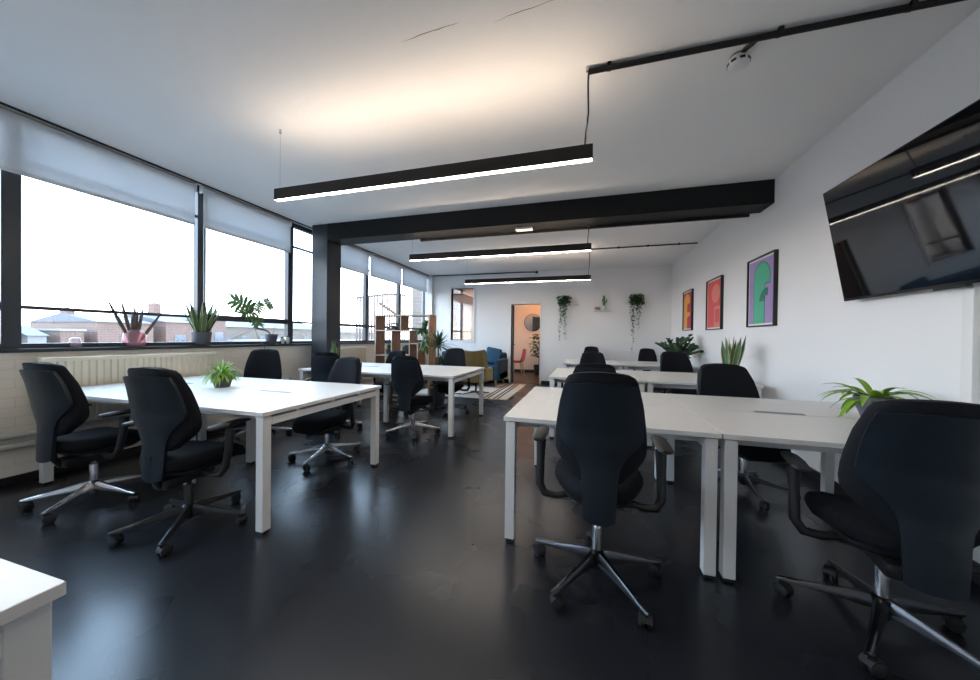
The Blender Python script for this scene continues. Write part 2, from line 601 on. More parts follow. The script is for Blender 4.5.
# blinds
def blind(y0, y1, label, name='roller_blind'):
    x = -4.268
    r = thing(name, label, 'blind', (x, (y0+y1)/2, 2.425), 0, None)
    L = (y1-y0)/2
    m = MB()
    m.tube([(0, -L, .43), (0, L, .43)], .03, 16)
    m.build('roller_tube', M['blindbar'], r, smooth=True)
    m = MB()
    m.box(.026, .030, -L+.012, L-.012, .01, .43)
    m.build('blind_fabric', M['blind'], r)
    m = MB()
    m.box(.018, .038, -L+.01, L-.01, -.012, .018, bev=.005)
    m.build('bottom_bar', M['blindbar'], r, smooth=True)
    for s_ in (-1, 1):
        m = MB()
        m.box(-.02, .035, s_*L-.006, s_*L+.006, .385, .474)
        m.build('bracket', M['blindbar'], r)
    return r
blind(-2.5, 0.2, 'cream roller blind nearest the camera end of the window band')
blind(.24, 2.69, 'half-drawn pale roller blind over the widest near window, above the pink vase')
blind(2.76, 3.95, 'half-drawn pale roller blind above the trailing split-leaf plant')
blind(4.62, 5.82, 'pale roller blind just beyond the dark column')
blind(5.85, 7.05, 'pale roller blind above the tall wooden shelving unit')
blind(7.075, 8.36, 'pale roller blind nearest the far corner of the room')
# bead chain between the two near blinds
m = MB()
m.tube([(-4.17, 2.725, 2.86), (-4.17, 2.727, 1.55)], .0035, 6)
m.tube([(-4.17, 2.745, 2.86), (-4.17, 2.743, 1.55)], .0035, 6)
tag(m.build('blind_chain', M['blindbar']), 'thin white bead chain hanging between the two nearest blinds', 'blind chain')

# ------------------------------------------------------------------ ceiling services
m = MB()
m.box(-4.215, -4.195, BY, FY-.02, CZ-.012, CZ)
tag(m.build('ceiling_cable_run', M['blackmetal']), 'thin black cable run along the ceiling above the window blinds', 'cable')
m = MB()
m.tube([(-4.18, FY-.03, CZ-.02), (-3.0, FY-.03, CZ-.022), (-1.6, FY-.03, CZ-.02), (-1.22, FY-.03, CZ-.03)], .012)
m.box(-1.24, -1.18, FY-.05, FY, CZ-.06, CZ-.01)
tag(m.build('ceiling_cable_run', M['blackmetal']), 'thin black cable along the top of the far wall above the door', 'cable')

def conduit(x0, x1, y, label, r=.012, cl=()):
    c = thing('ceiling_conduit', label, 'conduit', (x0, y, CZ))
    k = MB()
    k.tube([(0, 0, -r-.008), (x1-x0, 0, -r-.008)], r, 12)
    k.build('pipe', M['blackmetal'], c, smooth=True)
    for q in cl:
        k = MB()
        k.box(q-.012, q+.012, -.022, .022, -.034, 0, bev=.003)
        k.build('clip', M['blackmetal'], c)
    return c
conduit(0.0, RX, 2.19, 'thick black conduit crossing the ceiling above the television and smoke alarm', .017, (.12, 1.0, 1.55))
conduit(0.07, RX-.04, 6.57, 'thin black conduit crossing the ceiling beyond the beam', .011, (.5, 1.0, 1.5))
m = MB()
m.box(.0, RX-.02, 2.215, 2.232, CZ-.012, CZ)
tag(m.build('cable_channel', M['trimwhite']), 'thin white cable channel on the ceiling beside the thick black conduit', 'cable channel')

# smoke alarm
sm = thing('smoke_alarm', 'round white smoke alarm hanging under the black ceiling conduit', 'smoke alarm', (.862, 2.335, CZ))
m = MB()
m.lathe([(.044, -.008), (.046, -.016), (.052, -.02), (.056, -.035), (.056, -.056), (.046, -.070), (.02, -.077), (.001, -.077)], n=32, cap0=True)
m.build('alarm_body', M['potwhite'], sm, smooth=True)
for k in range(8):
    a = 2*PI*k/8
    m = MB()
    m.box(.051, .058, -.013, .013, -.052, -.038, mx=Matrix.Rotation(a, 4, 'Z'))
    m.build('vent', M['black'], sm)
m = MB()
m.lathe([(.042, .0), (.042, -.012), (.001, -.012)], n=24, cap0=True)
m.build('mount', M['black'], sm, smooth=True)
m = MB()
m.tube([(0, 0, -.012), (.01, -.06, -.012), (.03, -.10, -.018), (.04, -.135, -.02)], .013)
m.build('cable_spur', M['black'], sm, smooth=True)

# linear lights
def linear_light(y, label, x0=-2.50, x1=.03, zb=2.315, cable=True, ztop=CZ, near=False):
    r = thing('linear_pendant_light', label, 'pendant light', ((x0+x1)/2, y, zb), 0, None)
    L = (x1-x0)/2
    w = .021
    m = MB()
    m.box(-L, L, -w, -w+.004, .0, .09)
    m.box(-L, L, w-.004, w, .0, .09)
    m.box(-L, -L+.006, -w+.004, w-.004, .0, .09)
    m.box(L-.006, L, -w+.004, w-.004, .0, .09)
    m.box(-L+.006, L-.006, -w+.004, w-.004, .03, .06)
    m.build('housing', M['blackmetal'], r)
    MB().box(-L+.006, L-.006, -w+.004, w-.004, -.001, .012).build('lower_diffuser', M['led'], r)
    MB().box(-L+.006, L-.006, -w+.004, w-.004, .074, .082).build('upper_diffuser', M['ledup'], r)
    top = ztop-zb
    for s_ in (-1, 1):
        m = MB()
        m.tube([(s_*(L-.04), 0, .06), (s_*(L-.04), 0, top)], .0014, 6)
        m.lathe([(.009, top-.03), (.009, top)], c=(s_*(L-.04), 0, 0), n=10, cap0=True)
        m.build('suspension_wire', M['chrome'], r)
    if cable:
        m = MB()
        m.tube([(L-.05, 0, .085), (L-.045, .004, .16), (L-.03, .006, .3), (L-.035, .006, top-.08), (L-.03, .008, top-.015)], .005, 8)
        m.build('power_cable', M['black'], r, smooth=True)
    return r
linear_light(2.18, 'long black linear pendant light hanging nearest the camera')
linear_light(-.08, 'added black linear pendant light, unseen overhead beside the viewpoint, brightening ceiling and walls')  # extra pendant out of view, continues the row, added to brighten ceiling and walls
linear_light(4.42, 'long black linear pendant light hanging below the black beam', ztop=2.65, x0=-2.52, x1=.06)
linear_light(6.62, 'long black linear pendant light hanging nearest the far wall', x0=-2.46, x1=.09)

m = MB()
m.box(-.11, .11, -.05, .05, -.035, 0, bev=.01)
el = tag(m.build('emergency_light', M['potwhite'], smooth=True, loc=(-.80, 4.36, 2.65)),
         'small white box fitting on the underside of the black beam', 'emergency light')

# ------------------------------------------------------------------ radiators and pipes
def radiator(y0, y1, label):
    r = thing('radiator', label, 'radiator', (-4.185, (y0+y1)/2, .42))
    L = (y1-y0)/2
    m = MB()
    n = int((y1-y0)/.045)
    pts = []
    for k in range(n):
        a = -L + 2*L*k/n
        b = 2*L/n
        pts += [(a+b*.15, .045), (a+b*.30, .030), (a+b*.70, .030), (a+b*.85, .045)]
    top = [(x, y, .53) for y, x in pts]
    bot = [(x, y, .03) for y, x in pts]
    m.ring([top, bot], False, False, closed=False)
    m.box(-.045, .045, -L, L, .53, .565, bev=.006)
    m.box(-.045, .045, -L, L, 0, .03, bev=.006)
    m.box(-.045, .048, -L-.004, -L+.008, 0, .56)
    m.box(-.045, .048, L-.008, L+.004, 0, .56)
    m.box(-.045, -.03, -L, L, .02, .54)
    m.build('panel', M['rad'], r)
    m = MB()
    m.tube([(0, -L-.004, .50), (0, -L-.05, .50)], .013)
    m.tube([(.0, -L-.05, .48), (0, -L-.05, .53)], .018, 12)
    m.build('valve', M['black'], r, smooth=True)
    for s_ in (-.7, .7):
        m = MB()
        m.box(-.082, -.044, s_*L-.02, s_*L+.02, .1, .45)
        m.build('wall_bracket', M['rad'], r)
    return r
radiator(1.55, 2.84, 'long cream panel radiator under the nearest wide window')
radiator(4.62, 5.6, 'cream panel radiator beyond the dark column, under the window')
for z, lb in ((.385, 'upper of two cream heating pipes along the white brick wall'), (.305, 'lower of two cream heating pipes along the white brick wall')):
    m = MB()
    m.tube([(-4.235, BY, z), (-4.235, FY-.1, z)], .022, 12)
    tag(m.build('heating_pipe', M['pipe'], smooth=True), lb, 'pipe')

# ------------------------------------------------------------------ desks
def desk(x0, x1, y0, y1, label, seam=True, slots=(), mids=(), group=None):
    cx, cy = (x0+x1)/2, (y0+y1)/2
    r = thing('bench_desk', label, 'desk', (cx, cy, 0), 0, group)
    a, b = (x1-x0)/2, (y1-y0)/2
    Z = .735
    g = .003
    parts = [(-b, -g), (g, b)] if seam else [(-b, b)]
    for p0, p1 in parts:
        m = MB()
        m.box(-a, a, p0, p1, Z-.025, Z, bev=.0015, seg=1)
        m.build('tabletop', [M['desk']], r)
    # cross beams
    m = MB()
    L = .055
    for s_ in (-1, 1):
        xx = s_*(a-.012-L/2)
        m.box(xx-L/2, xx+L/2, -b+.012+L, b-.012-L, Z-.085, Z-.04)
        for q in (-.55, -.02, .5) if seam else (0,):
            m.box(xx-L/2+.004, xx+L/2-.004, q*b-.012, q*b+.012, Z-.04, Z-.025)
    for s_ in (-1, 1):
        yy = s_*(b-.16)
        m.box(-a+.012+L, a-.012-L, yy-.02, yy+.02, Z-.085, Z-.04)
    m.build('frame', M['deskmetal'], r)
    for sx in (-1, 1):
        for sy in (-1, 1):
            leg(sx*(a-.012-L/2), sy*(b-.012-L/2), L, Z-.03, r)
    for mx_ in mids:
        for sy in (-1, 1):
            leg(mx_-cx, sy*(b*.42), L, Z-.04, r)
    for (sx, ln, sy) in slots:
        m = MB()
        m.box(sx-cx-ln/2, sx-cx+ln/2, sy-cy-.022, sy-cy+.022, Z-.004, Z+.0025, bev=.001, seg=1)
        m.build('cable_port', M['slot'], r)
    return r
def leg(x, y, L, z, r):
    m = MB()
    m.box(x-L/2, x+L/2, y-L/2, y+L/2, .018, z, bev=.003, seg=2)
    lg = m.build('leg', M['deskmetal'], r)
    m = MB()
    m.box(x-L/2+.006, x+L/2-.006, y-L/2+.006, y+L/2-.006, 0, .019)
    m.build('foot', M['black'], lg)
    return lg
desk(-.45, .652, 1.875, 3.125, 'white bench desk where the central black chair stands, left unit of the nearest right row', slots=((.1, .26, 2.53),))
desk(.658, 1.80, 1.875, 3.125, 'white bench desk under the television, holding the low spiky plant in a grey pot', slots=((1.19, .26, 2.53),))
desk(-.41, .652, 3.98, 5.21, 'white bench desk in the middle right row, left unit towards the door')
desk(.658, 1.74, 3.98, 5.21, 'white bench desk in the middle right row holding the snake plant by the wall')
desk(-.39, .652, 6.28, 7.46, 'white bench desk nearest the far wall, left unit of the rear row', slots=())
desk(.658, 1.74, 6.28, 7.46, 'white bench desk in the rear row holding the feathery green plant by the wall')
desk(-4.09, -1.81, 1.50, 2.68, 'long white bench desk beside the radiator with a small bushy plant on it', slots=((-2.40, .3, 2.10), (-3.60, .26, 2.17)), mids=(-2.96,))
desk(-3.73, -1.47, 3.60, 4.86, 'long white bench desk between the dark column and the shelving unit', slots=((-3.1, .3, 4.28),), mids=(-2.6,))
desk(-2.3, -.915, -.83, .372, 'white desk whose corner juts into the bottom left of the view', seam=False)

# ------------------------------------------------------------------ office chair
def lerp_tab(tab, z):
    if z <= tab[0][0]: return tab[0][1]
    for (a, va), (b, vb) in zip(tab, tab[1:]):
        if z <= b:
            t_ = (z-a)/(b-a)
            return va+(vb-va)*t_
    return tab[-1][1]
SH_W = [(.425, .066), (.50, .070), (.58, .073), (.63, .078), (.67, .092), (.70, .112), (.73, .142), (.755, .165), (.78, .175), (.83, .173), (.90, .166), (.96, .156), (1.0, .147), (1.012, .142)]
CU_W = [(.57, .08), (.60, .11), (.63, .145), (.66, .174), (.69, .192), (.72, .197), (.78, .194), (.85, .186), (.92, .174), (.98, .158), (1.02, .147), (1.045, .134)]
BACK_Y = [(.39, -.288), (.52, -.284), (.65, -.280), (.80, -.290), (.92, -.315), (1.05, -.352)]
def back_shell():
    m = MB()
    n = 12
    zs = [.425, .435, .45, .47, .50, .54, .58, .61, .63, .655, .68, .70, .715, .73, .745, .76, .775, .79, .81, .83, .87, .90, .93, .96, .98, 1.0, 1.008]
    rings = []
    for z in zs:
        w = lerp_tab(SH_W, z)
        y = lerp_tab(BACK_Y, z)
        fr, bk = [], []
        for k in range(n+1):
            u = -1+2*k/n
            bend = .040*abs(u)**2.2*(w/.17)**1.3
            zz = z + (.012*(1-u*u) - .006 if z > .97 else 0) - (.012*(1-u*u) if z < .445 else 0)
            bk.append((u*w, y+bend, zz))
            fr.append((u*(w-.006), y+bend+.022, zz))
        rings.append(bk+fr[::-1])
    m.ring(rings)
    return m
def back_cushion():
    m = MB()
    n = 12
    zs = [.58, .60, .62, .65, .675, .70, .73, .78, .83, .88, .92, .96, .99, 1.015, 1.032, 1.043, 1.047]
    rings = []
    for z in zs:
        w = lerp_tab(CU_W, z)
        y = lerp_tab(BACK_Y, z)
        if z > 1.03:
            w -= (z-1.03)*1.2
        fr, bk = [], []
        edge = .070 if z < 1.03 else .070-.9*(z-1.03)*2
        for k in range(n+1):
            u = -1+2*k/n
            bend = .036*abs(u)**2.4*(w/.16)**2
            rnd = (1-abs(u)**6)
            zz = z + (.010*(1-u*u) if z > .99 else 0)
            bk.append((u*(w-.004), y+bend+.016+.012*(1-rnd), zz))
            fr.append((u*(w-.004), y+bend+.03+edge*(.55+.45*rnd), zz))
        rings.append(bk+fr[::-1])
    m.ring(rings)
    return m
def seat_cushion():
    m = MB()
    N = 32
    def outline(s, z, zf):
        P = []
        for k in range(N):
            t_ = 2*PI*k/N
            c, d_ = math.cos(t_), math.sin(t_)
            x = .215*s*math.copysign(abs(c)**.55, c)
            y = .035 + .235*s*math.copysign(abs(d_)**.6, d_)
            front = max(0, y-.10)
            P.append((x*(1-.42*max(0, .02-y)/.22), y, z - zf*front**2*3))
        return P
    rings = [outline(.86, .450, .5), outline(.97, .460, .7), outline(1.0, .485, 1), outline(.985, .510, 1), outline(.93, .528, 1), outline(.75, .536, .8), outline(.4, .533, .3)]
    m.ring(rings)
    return m
def caster(m, x, y):
    a = math.atan2(y, x)
    mx = Matrix.Translation((x, y, 0)) @ Matrix.Rotation(a+.9, 4, 'Z')
    def T(p): return mx @ Vector(p)
    for s_ in (-1, 1):
        pts = []
        rings = []
        for xx, r in ((.006, .022), (.010, .027), (.022, .027), (.026, .020)):
            rings.append([T((s_*xx, .016+r*math.cos(q), .027+r*math.sin(q))) for q in [2*PI*k/16 for k in range(16)]])
        m.ring(rings)
    # hood
    rings = []
    for xx in (-.022, .022):
        rings.append([T((xx, .016+rr*math.cos(q), .029+rr*math.sin(q))) for rr, seq in ((.031, range(0, 9)), (.026, range(8, -1, -1))) for q in [PI*.05+PI*.9*k/8 for k in seq]])
    m.ring(rings)
    m.tube([T((0, 0, .035)), T((0, 0, .075))], .006, 8)
def make_chair(label, met, name='office_chair'):
    r = thing(name, label, 'chair')
    # base: hub and five spokes with castors
    m = MB()
    m.lathe([(.001, .055), (.024, .055), (.026, .06), (.03, .085), (.038, .10), (.036, .135), (.024, .145), (.001, .146)], n=20)
    m.build('hub', M[met], r, smooth=True)
    for k in range(5):
        a = PI/2+2*PI*k/5
        mx = Matrix.Rotation(a, 4, 'Z')
        m = MB()
        rings = []
        for t_, w, zt, zb in ((.022, .022, .140, .088), (.06, .022, .136, .086), (.12, .0175, .122, .084), (.20, .015, .104, .078), (.28, .013, .090, .070), (.322, .012, .083, .068), (.335, .008, .080, .070)):
            rings.append([mx @ Vector(p) for p in ((t_, -w, zb), (t_, w, zb), (t_, w, zb+(zt-zb)*.55), (t_, w*.45, zt), (t_, -w*.45, zt), (t_, -w, zb+(zt-zb)*.55))])
        m.ring(rings)
        lg = m.build('leg', M[met], r, smooth=True, angle=50)
        m = MB()
        caster(m, .318*math.cos(a), .318*math.sin(a))
        m.build('caster', M['rubber'], lg, smooth=True)
    m = MB()
    m.lathe([(.023, .10), (.023, .255), (.020, .262), (.013, .262), (.013, .30), (.001, .30)], n=20)
    m.build('gas_column', M['chrome' if met != 'blackbase' else 'blackbase'], r, smooth=True)
    # upper, adjustable part
    m = MB()
    m.tube([(0, 0, .262), (0, 0, .36)], .013, 12)
    m.box(-.055, .055, -.17, .13, .345, .410, bev=.018)
    m.tube([(.05, .02, .355), (.17, .03, .365)], .007)
    m.tube([(-.05, .05, .355), (-.16, .06, .36)], .007)
    m.box(-.185, -.15, .045, .075, .352, .368, bev=.005)
    m.build('tilt_mechanism', M['black'], r, smooth=True)
    m = MB()
    m.tube([(0, -.10, .37), (0, -.16, .37), (0, -.195, .42), (0, -.205, .56)], [.028, .024, .018, .014], 10)
    m.build('back_bracket', M['black'], r, smooth=True)
    m = MB()
    N = 24
    def ol(s_, z):
        return [(.165*s_*math.copysign(abs(math.cos(q))**.6, math.cos(q)), .035+.19*s_*math.copysign(abs(math.sin(q))**.6, math.sin(q)), z) for q in [2*PI*k/N for k in range(N)]]
    m.ring([ol(.55, .405), ol(.85, .412), ol(.95, .428), ol(.96, .445)])
    m.build('seat_pan', M['black'], r, smooth=True)
    seat_cushion().build('seat', M['fabric'], r, smooth=True, angle=70)
    back_shell().build('back_shell', M['leather'], r, smooth=True, angle=50)
    back_cushion().build('backrest_cushion', M['fabric'], r, smooth=True, angle=60)
    for s_ in (-1, 1):
        m = MB()
        P = [(s_*.13, -.03, .415), (s_*.20, -.04, .40), (s_*.258, -.04, .405), (s_*.284, -.03, .445), (s_*.284, -.01, .56), (s_*.283, 0, .668)]
        rings = []
        m.tube(P, [.017, .018, .021, .021, .021, .026], 10)
        ar = m.build('armrest', M['black'], r, smooth=True)
        m = MB()
        rings = []
        for y, w, dz_, z in ((-.135, .018, .007, .700), (-.12, .031, .013, .700), (-.03, .036, .016, .702), (.08, .032, .013, .700), (.125, .024, .010, .696), (.14, .012, .006, .693)):
            rings.append([(s_*.283+w*math.cos(q), y, z+dz_*math.sin(q)) for q in [2*PI*k/14 for k in range(14)]])
        m.ring(rings)
        m.build('arm_pad', M['rubber'], ar, smooth=True)
    return r
UP = ('tilt_mechanism', 'back_bracket', 'seat_pan', 'seat', 'back_shell', 'backrest_cushion', 'armrest')
BASE = ('hub', 'leg', 'gas_column')
protos = {}
def chair(x, y, phi, dz, brot, label, met='chrome', sx=1, by=0):
    if met not in protos:
        r = protos[met] = make_chair(label, met)
    else:
        r = copy_tree(protos[met])
        for c in children(r):
            c.location = (0, 0, 0)
            c.rotation_euler = (0, 0, 0)
    tag(r, label, 'chair')
    r.location = (x, y, 0)
    r.rotation_euler = (0, 0, -math.radians(phi))
    for c in children(r):
        n = c.name.split('.')[0]
        if n in UP:
            c.location.z = dz
            if n in ('back_shell', 'backrest_cushion'):
                c.scale.x = sx
                c.location.y = by
            else:
                c.scale.x = 1
        elif n in BASE:
            c.rotation_euler.z = math.radians(brot+phi)
    return r
C = [
 (.07, 1.74, 1, 0, 0, 'black high-back office chair with dark metal base, seen from behind at the central desk', 'dmetal'),
 (1.20, 1.77, 14, -.05, -3, 'large black office chair nearest the camera, cut by the right edge', 'dmetal', 1.06, -.055),
 (-2.35, 1.46, -9, -.05, 2, 'black office chair with an all-black base in front of the near left desk', 'blackbase', 1, .07),
 (-3.35, 1.49, -5, -.055, -8, 'black office chair at the far left by the white brick wall, on a shiny base', 'chrome', 1, .035),
 (-2.39, 2.65, 184, -.09, -27, 'black office chair with shiny base tucked behind the right end of the near left desk', 'chrome'),
 (-3.62, 2.95, 142, -.04, 20, 'black office chair behind the near left desk, against the brick wall under the sill', 'chrome'),
 (-3.05, 3.50, -20, -.06, 10, 'black office chair directly in front of the dark column', 'chrome'),
 (-2.03, 3.67, -8, -.085, -4, 'black office chair with a small white tag on its back at the second left desk', 'chrome'),
 (-3.20, 4.95, 178, -.12, 20, 'black office chair behind the second left desk, in front of the wooden shelving', 'chrome'),
 (-2.03, 4.87, 172, -.05, -30, 'black office chair behind the second left desk, in front of the mustard armchair', 'dmetal'),
 (1.22, 3.08, 166, -.07, -36, 'black office chair behind the near right desks, in front of the wall-side snake plant', 'dmetal', 1.3),
 (.10, 3.90, 0, -.12, 12, 'black office chair directly behind the central chair, its arched top showing above it', 'dmetal', 1.35),
 (.13, 5.44, 178, -.08, 12, 'black office chair between middle and rear right desks, third in the central line', 'dmetal', 1.15),
 (1.40, 5.42, 160, -.045, 12, 'black office chair in front of the feathery green plant by the right wall', 'dmetal', 1.3),
 (.14, 7.68, 180, -.045, 12, 'farthest black office chair in the central line, behind the rear right desk', 'dmetal'),
 (1.31, 7.70, 180, -.065, 12, 'black office chair at the far wall, below the right trailing plant', 'dmetal'),
]
chairs = [chair(*a) for a in C]
m = MB()
m.box(-.058, -.020, -.2425, -.236, .447, .467)
tg = m.build('care_tag', M['potwhite'], chairs[7])
tg.location.z = -.085
tg['label'] = 'small white tag'

# ------------------------------------------------------------------ plants
def blade(m, base, direc, length, width, droop, n=7, fold=.25, tip=.02, twist=0, prof=None, mi=(0, 0), sv=None, zmin=None):
    """a leaf blade: starts at base, heads along direc and droops"""
    p = Vector(base)
    d = Vector(direc).normalized()
    side = d.cross(Vector((0, 0, 1)))
    if sv is not None:
        side = Vector(sv)
        side -= d*side.dot(d)
    elif side.length < .15:
        side = Vector((math.cos(twist), math.sin(twist), 0))
    side.normalize()
    if twist:
        side = Matrix.Rotation(twist, 3, d) @ side
    rows = []
    st = length/n
    ed = .8 if mi[0] != mi[1] else .55
    for k in range(n+1):
        t_ = k/n
        w = width*(prof(t_) if prof else max(.04, math.sin(PI*min(1, .12+t_*.88))**.7))
        up = side.cross(d).normalized()
        rows.append([p-side*w+up*fold*w, p-side*w*ed+up*fold*w*.45, p, p+side*w*ed+up*fold*w*.45, p+side*w+up*fold*w])
        p = p+d*st
        d = (d+Vector((0, 0, -droop/n))).normalized()
        if zmin is not None and p.z < zmin+.03 and d.z < 0:
            d.z = max(d.z, (zmin-p.z)/st*.5)
            d.normalize()
        side = (side-d*side.dot(d)).normalized()
    R = [[m.bm.verts.new(q) for q in r] for r in rows]
    for a, b in zip(R, R[1:]):
        for i in range(4):
            f_ = m.bm.faces.new((a[i], a[i+1], b[i+1], b[i]))
            f_.material_index = mi[0] if i in (1, 2) else mi[1]
            f_.smooth = True
def pot(parent, r0, r1, h, mt, n=28, th=.006):
    m = MB()
    m.lathe([(.001, 0), (r0*.92, 0), (r0, .006), (r0*.4+r1*.6, h*.5), (r1, h-.004), (r1, h), (r1-th, h), (r1-th*1.3, h*.8)], n=n)
    p = m.build('pot', M[mt], parent, smooth=True, angle=50)
    m = MB()
    m.lathe([(.001, h*.86), (r1-th*1.1, h*.83)], n=n)
    m.build('soil', M['soil'], p)
    return p
def spiky(loc, label, pr, ph, potm, n, L, w, droop, leafm, name='potted_plant', up=.5, r0=None, zr=(.3, 1.3), smin=.7):
    r = thing(name, label, 'plant', loc)
    pot(r, r0 or pr*.78, pr, ph, potm)
    m = MB()
    for k in range(n):
        a = 2*PI*k*.381966+random.uniform(-.3, .3)
        e_ = random.uniform(*zr)
        b = (random.uniform(0, pr*.45)*math.cos(a), random.uniform(0, pr*.45)*math.sin(a), ph*.82)
        blade(m, b, (math.cos(a)*math.cos(e_), math.sin(a)*math.cos(e_), math.sin(e_)), L*random.uniform(smin, 1), w*random.uniform(.8, 1.1), droop*random.uniform(.7, 1.2), zmin=.012)
    m.build('foliage', M[leafm], r)
    return r
# bushy fern-like plant on the near left desk
spiky((-3.02, 2.125, .735), 'bushy bright green plant in a small dark grey pot on the near left desk', .078, .105, 'potgrey', 190, .19, .0075, 3.0, 'leafbright', r0=.055, zr=(.5, 1.5), smin=.4)
# spider-like plant on the right desk
spiky((1.65, 2.52, .735), 'low spiky bright green plant in a grey pot on the desk under the television', .085, .135, 'potmid', 34, .26, .019, 1.9, 'leafbright', r0=.05, zr=(.20, 1.05))

def snake(loc, label, pr, ph, potm, n, L, w, spread=.35, seed=1):
    rr = random.Random(seed)
    r = thing('snake_plant', label, 'plant', loc)
    pot(r, pr*.8, pr, ph, potm)
    m = MB()
    for k in range(n):
        a = 2*PI*k*.381966+rr.uniform(-.3, .3)
        q = math.sqrt(k/n)
        b = (pr*.6*q*math.cos(a), pr*.6*q*math.sin(a), ph*.8)
        t_ = spread*q*rr.uniform(.6, 1.2)
        blade(m, b, (math.cos(a)*t_, math.sin(a)*t_, 1), L*rr.uniform(.6, 1), w, -.05*rr.random(), n=8, fold=.35,
              twist=rr.uniform(0, PI), prof=lambda t: (.55+.45*math.sin(PI*min(1, t*.9+.1)))*(1 if t < .65 else max(.02, (1-t)/.35)**.8), mi=(0, 1))
    m.build('foliage', [M['snakeleaf'], M['snakeedge']], r)
    return r
snake((1.60, 4.40, .735), 'snake plant with yellow-edged leaves on the middle right desk by the wall', .08, .14, 'potgrey', 15, .42, .028, .22, 3)
snake((-3.60, 4.14, .735), 'narrow yellow-green snake plant on the second left desk beside the column', .055, .10, 'potgrey', 14, .32, .016, .16, 5)
snake((-4.315, 2.80, 1.06), 'snake plant in a dark round pot on the window sill', .098, .155, 'potgrey', 20, .46, .023, .62, 8)

# zz-like plant
def zz(loc, label, seed=2):
    rr = random.Random(seed)
    r = thing('potted_plant', label, 'plant', loc)
    pot(r, .065, .085, .15, 'potwhite')
    m = MB()
    for k in range(20):
        a = 2*PI*k*.381966
        e_ = rr.uniform(.35, 1.35)
        L = rr.uniform(.30, .43)
        p = Vector((.03*math.cos(a), .03*math.sin(a), .12))
        d = Vector((math.cos(a)*math.cos(e_), math.sin(a)*math.cos(e_), math.sin(e_)))
        pts = [p.copy()]
        for q in range(10):
            p = p+d*L/10
            d = (d+Vector((0, 0, -.05))).normalized()
            pts.append(p.copy())
            if q > 1:
                sd = d.cross(Vector((0, 0, 1)))
                sd = sd.normalized() if sd.length > .05 else Vector((1, 0, 0))
                for s_ in (-1, 1):
                    blade(m, p, d*.8+sd*s_, .080, .024, .3, n=4, fold=.2, sv=(rr.uniform(-1, 1), rr.uniform(-.3, .3), rr.uniform(-1, 1)))
        m.tube(pts, [.006-.0004*i for i in range(len(pts))], 6)
    m.build('foliage', M['leafdark'], r)
    return r
zz((1.56, 6.45, .735), 'feathery dark green plant on the rear right desk beneath the smallest picture')

# split-leaf climber in pot on the sill, leaning left
r = thing('split_leaf_plant', 'leggy split-leaf plant leaning sideways out of a small dark pot on the sill', 'plant', (-4.315, 3.70, 1.06))
pot(r, .06, .082, .14, 'potgrey')
m = MB()
st = [(0, 0, .11), (.01, -.05, .17), (.02, -.12, .20), (.02, -.20, .21), (.02, -.26, .24), (.02, -.29, .30), (.02, -.28, .42)]
m.tube(st, [.007, .010, .012, .013, .012, .010, .006], 8)
m.tube([(0, .02, .11), (0, .04, .20), (0, .05, .24)], .003, 6)
m.build('stem', M['stem'], r, smooth=True)
m = MB()
m.tube([(.02, -.22, .22), (.06, -.40, .16), (.07, -.56, .09), (.08, -.64, .03)], .0035, 6)
m.tube([(.02, -.26, .21), (.08, -.27, .10), (.11, -.20, -.03), (.12, -.17, -.16)], .0035, 6)
m.build('aerial_root', M['root'], r, smooth=True)
def split_leaf(m, p, ang, L, w):
    # a fan of fingers either side of a spine, the blade of the leaf turned to the room
    E1, E2 = Vector((.35, .94, 0)), Vector((-.15, 0, 1))
    p = Vector(p)
    def dr(t):
        return E1*math.cos(t)+E2*math.sin(t)
    d = dr(ang)
    nrm = E1.cross(E2).normalized()
    blade(m, p, d, L, w*.10, .25, n=6, fold=.05, sv=dr(ang+PI/2))
    for s_ in (-1, 1):
        for k in range(6):
            t_ = k/6
            q = p+d*L*t_*.8
            th = ang+s_*(2.0-1.5*t_)
            blade(m, q, dr(th), w*(.80+.25*math.sin(PI*t_)), L*.075, .35, n=5, fold=.08, sv=dr(th+PI/2),
                  prof=lambda t: .75+.4*math.sin(PI*t) if t < .9 else .5)
    return p
m = MB()
def rel(y, z): return (.03, y-3.70, z-1.06)
split_leaf(m, rel(3.36, 1.56), math.radians(158), .24, .12)
split_leaf(m, rel(3.40, 1.50), math.radians(200), .17, .12)
split_leaf(m, rel(3.46, 1.52), math.radians(60), .15, .09)
split_leaf(m, rel(3.44, 1.42), math.radians(285), .13, .09)
split_leaf(m, rel(3.59, 1.68), math.radians(-65), .17, .05)
m.tube([rel(3.42, 1.42), rel(3.47, 1.58), rel(3.57, 1.68), rel(3.60, 1.69)], .003, 6)
m.tube([rel(3.41, 1.36), rel(3.39, 1.46), rel(3.36, 1.56)], .004, 6)
blade(m, (0, .045, .235), (.2, .5, .4), .07, .035, .8, n=4)
m.build('foliage', M['leaf'], r)

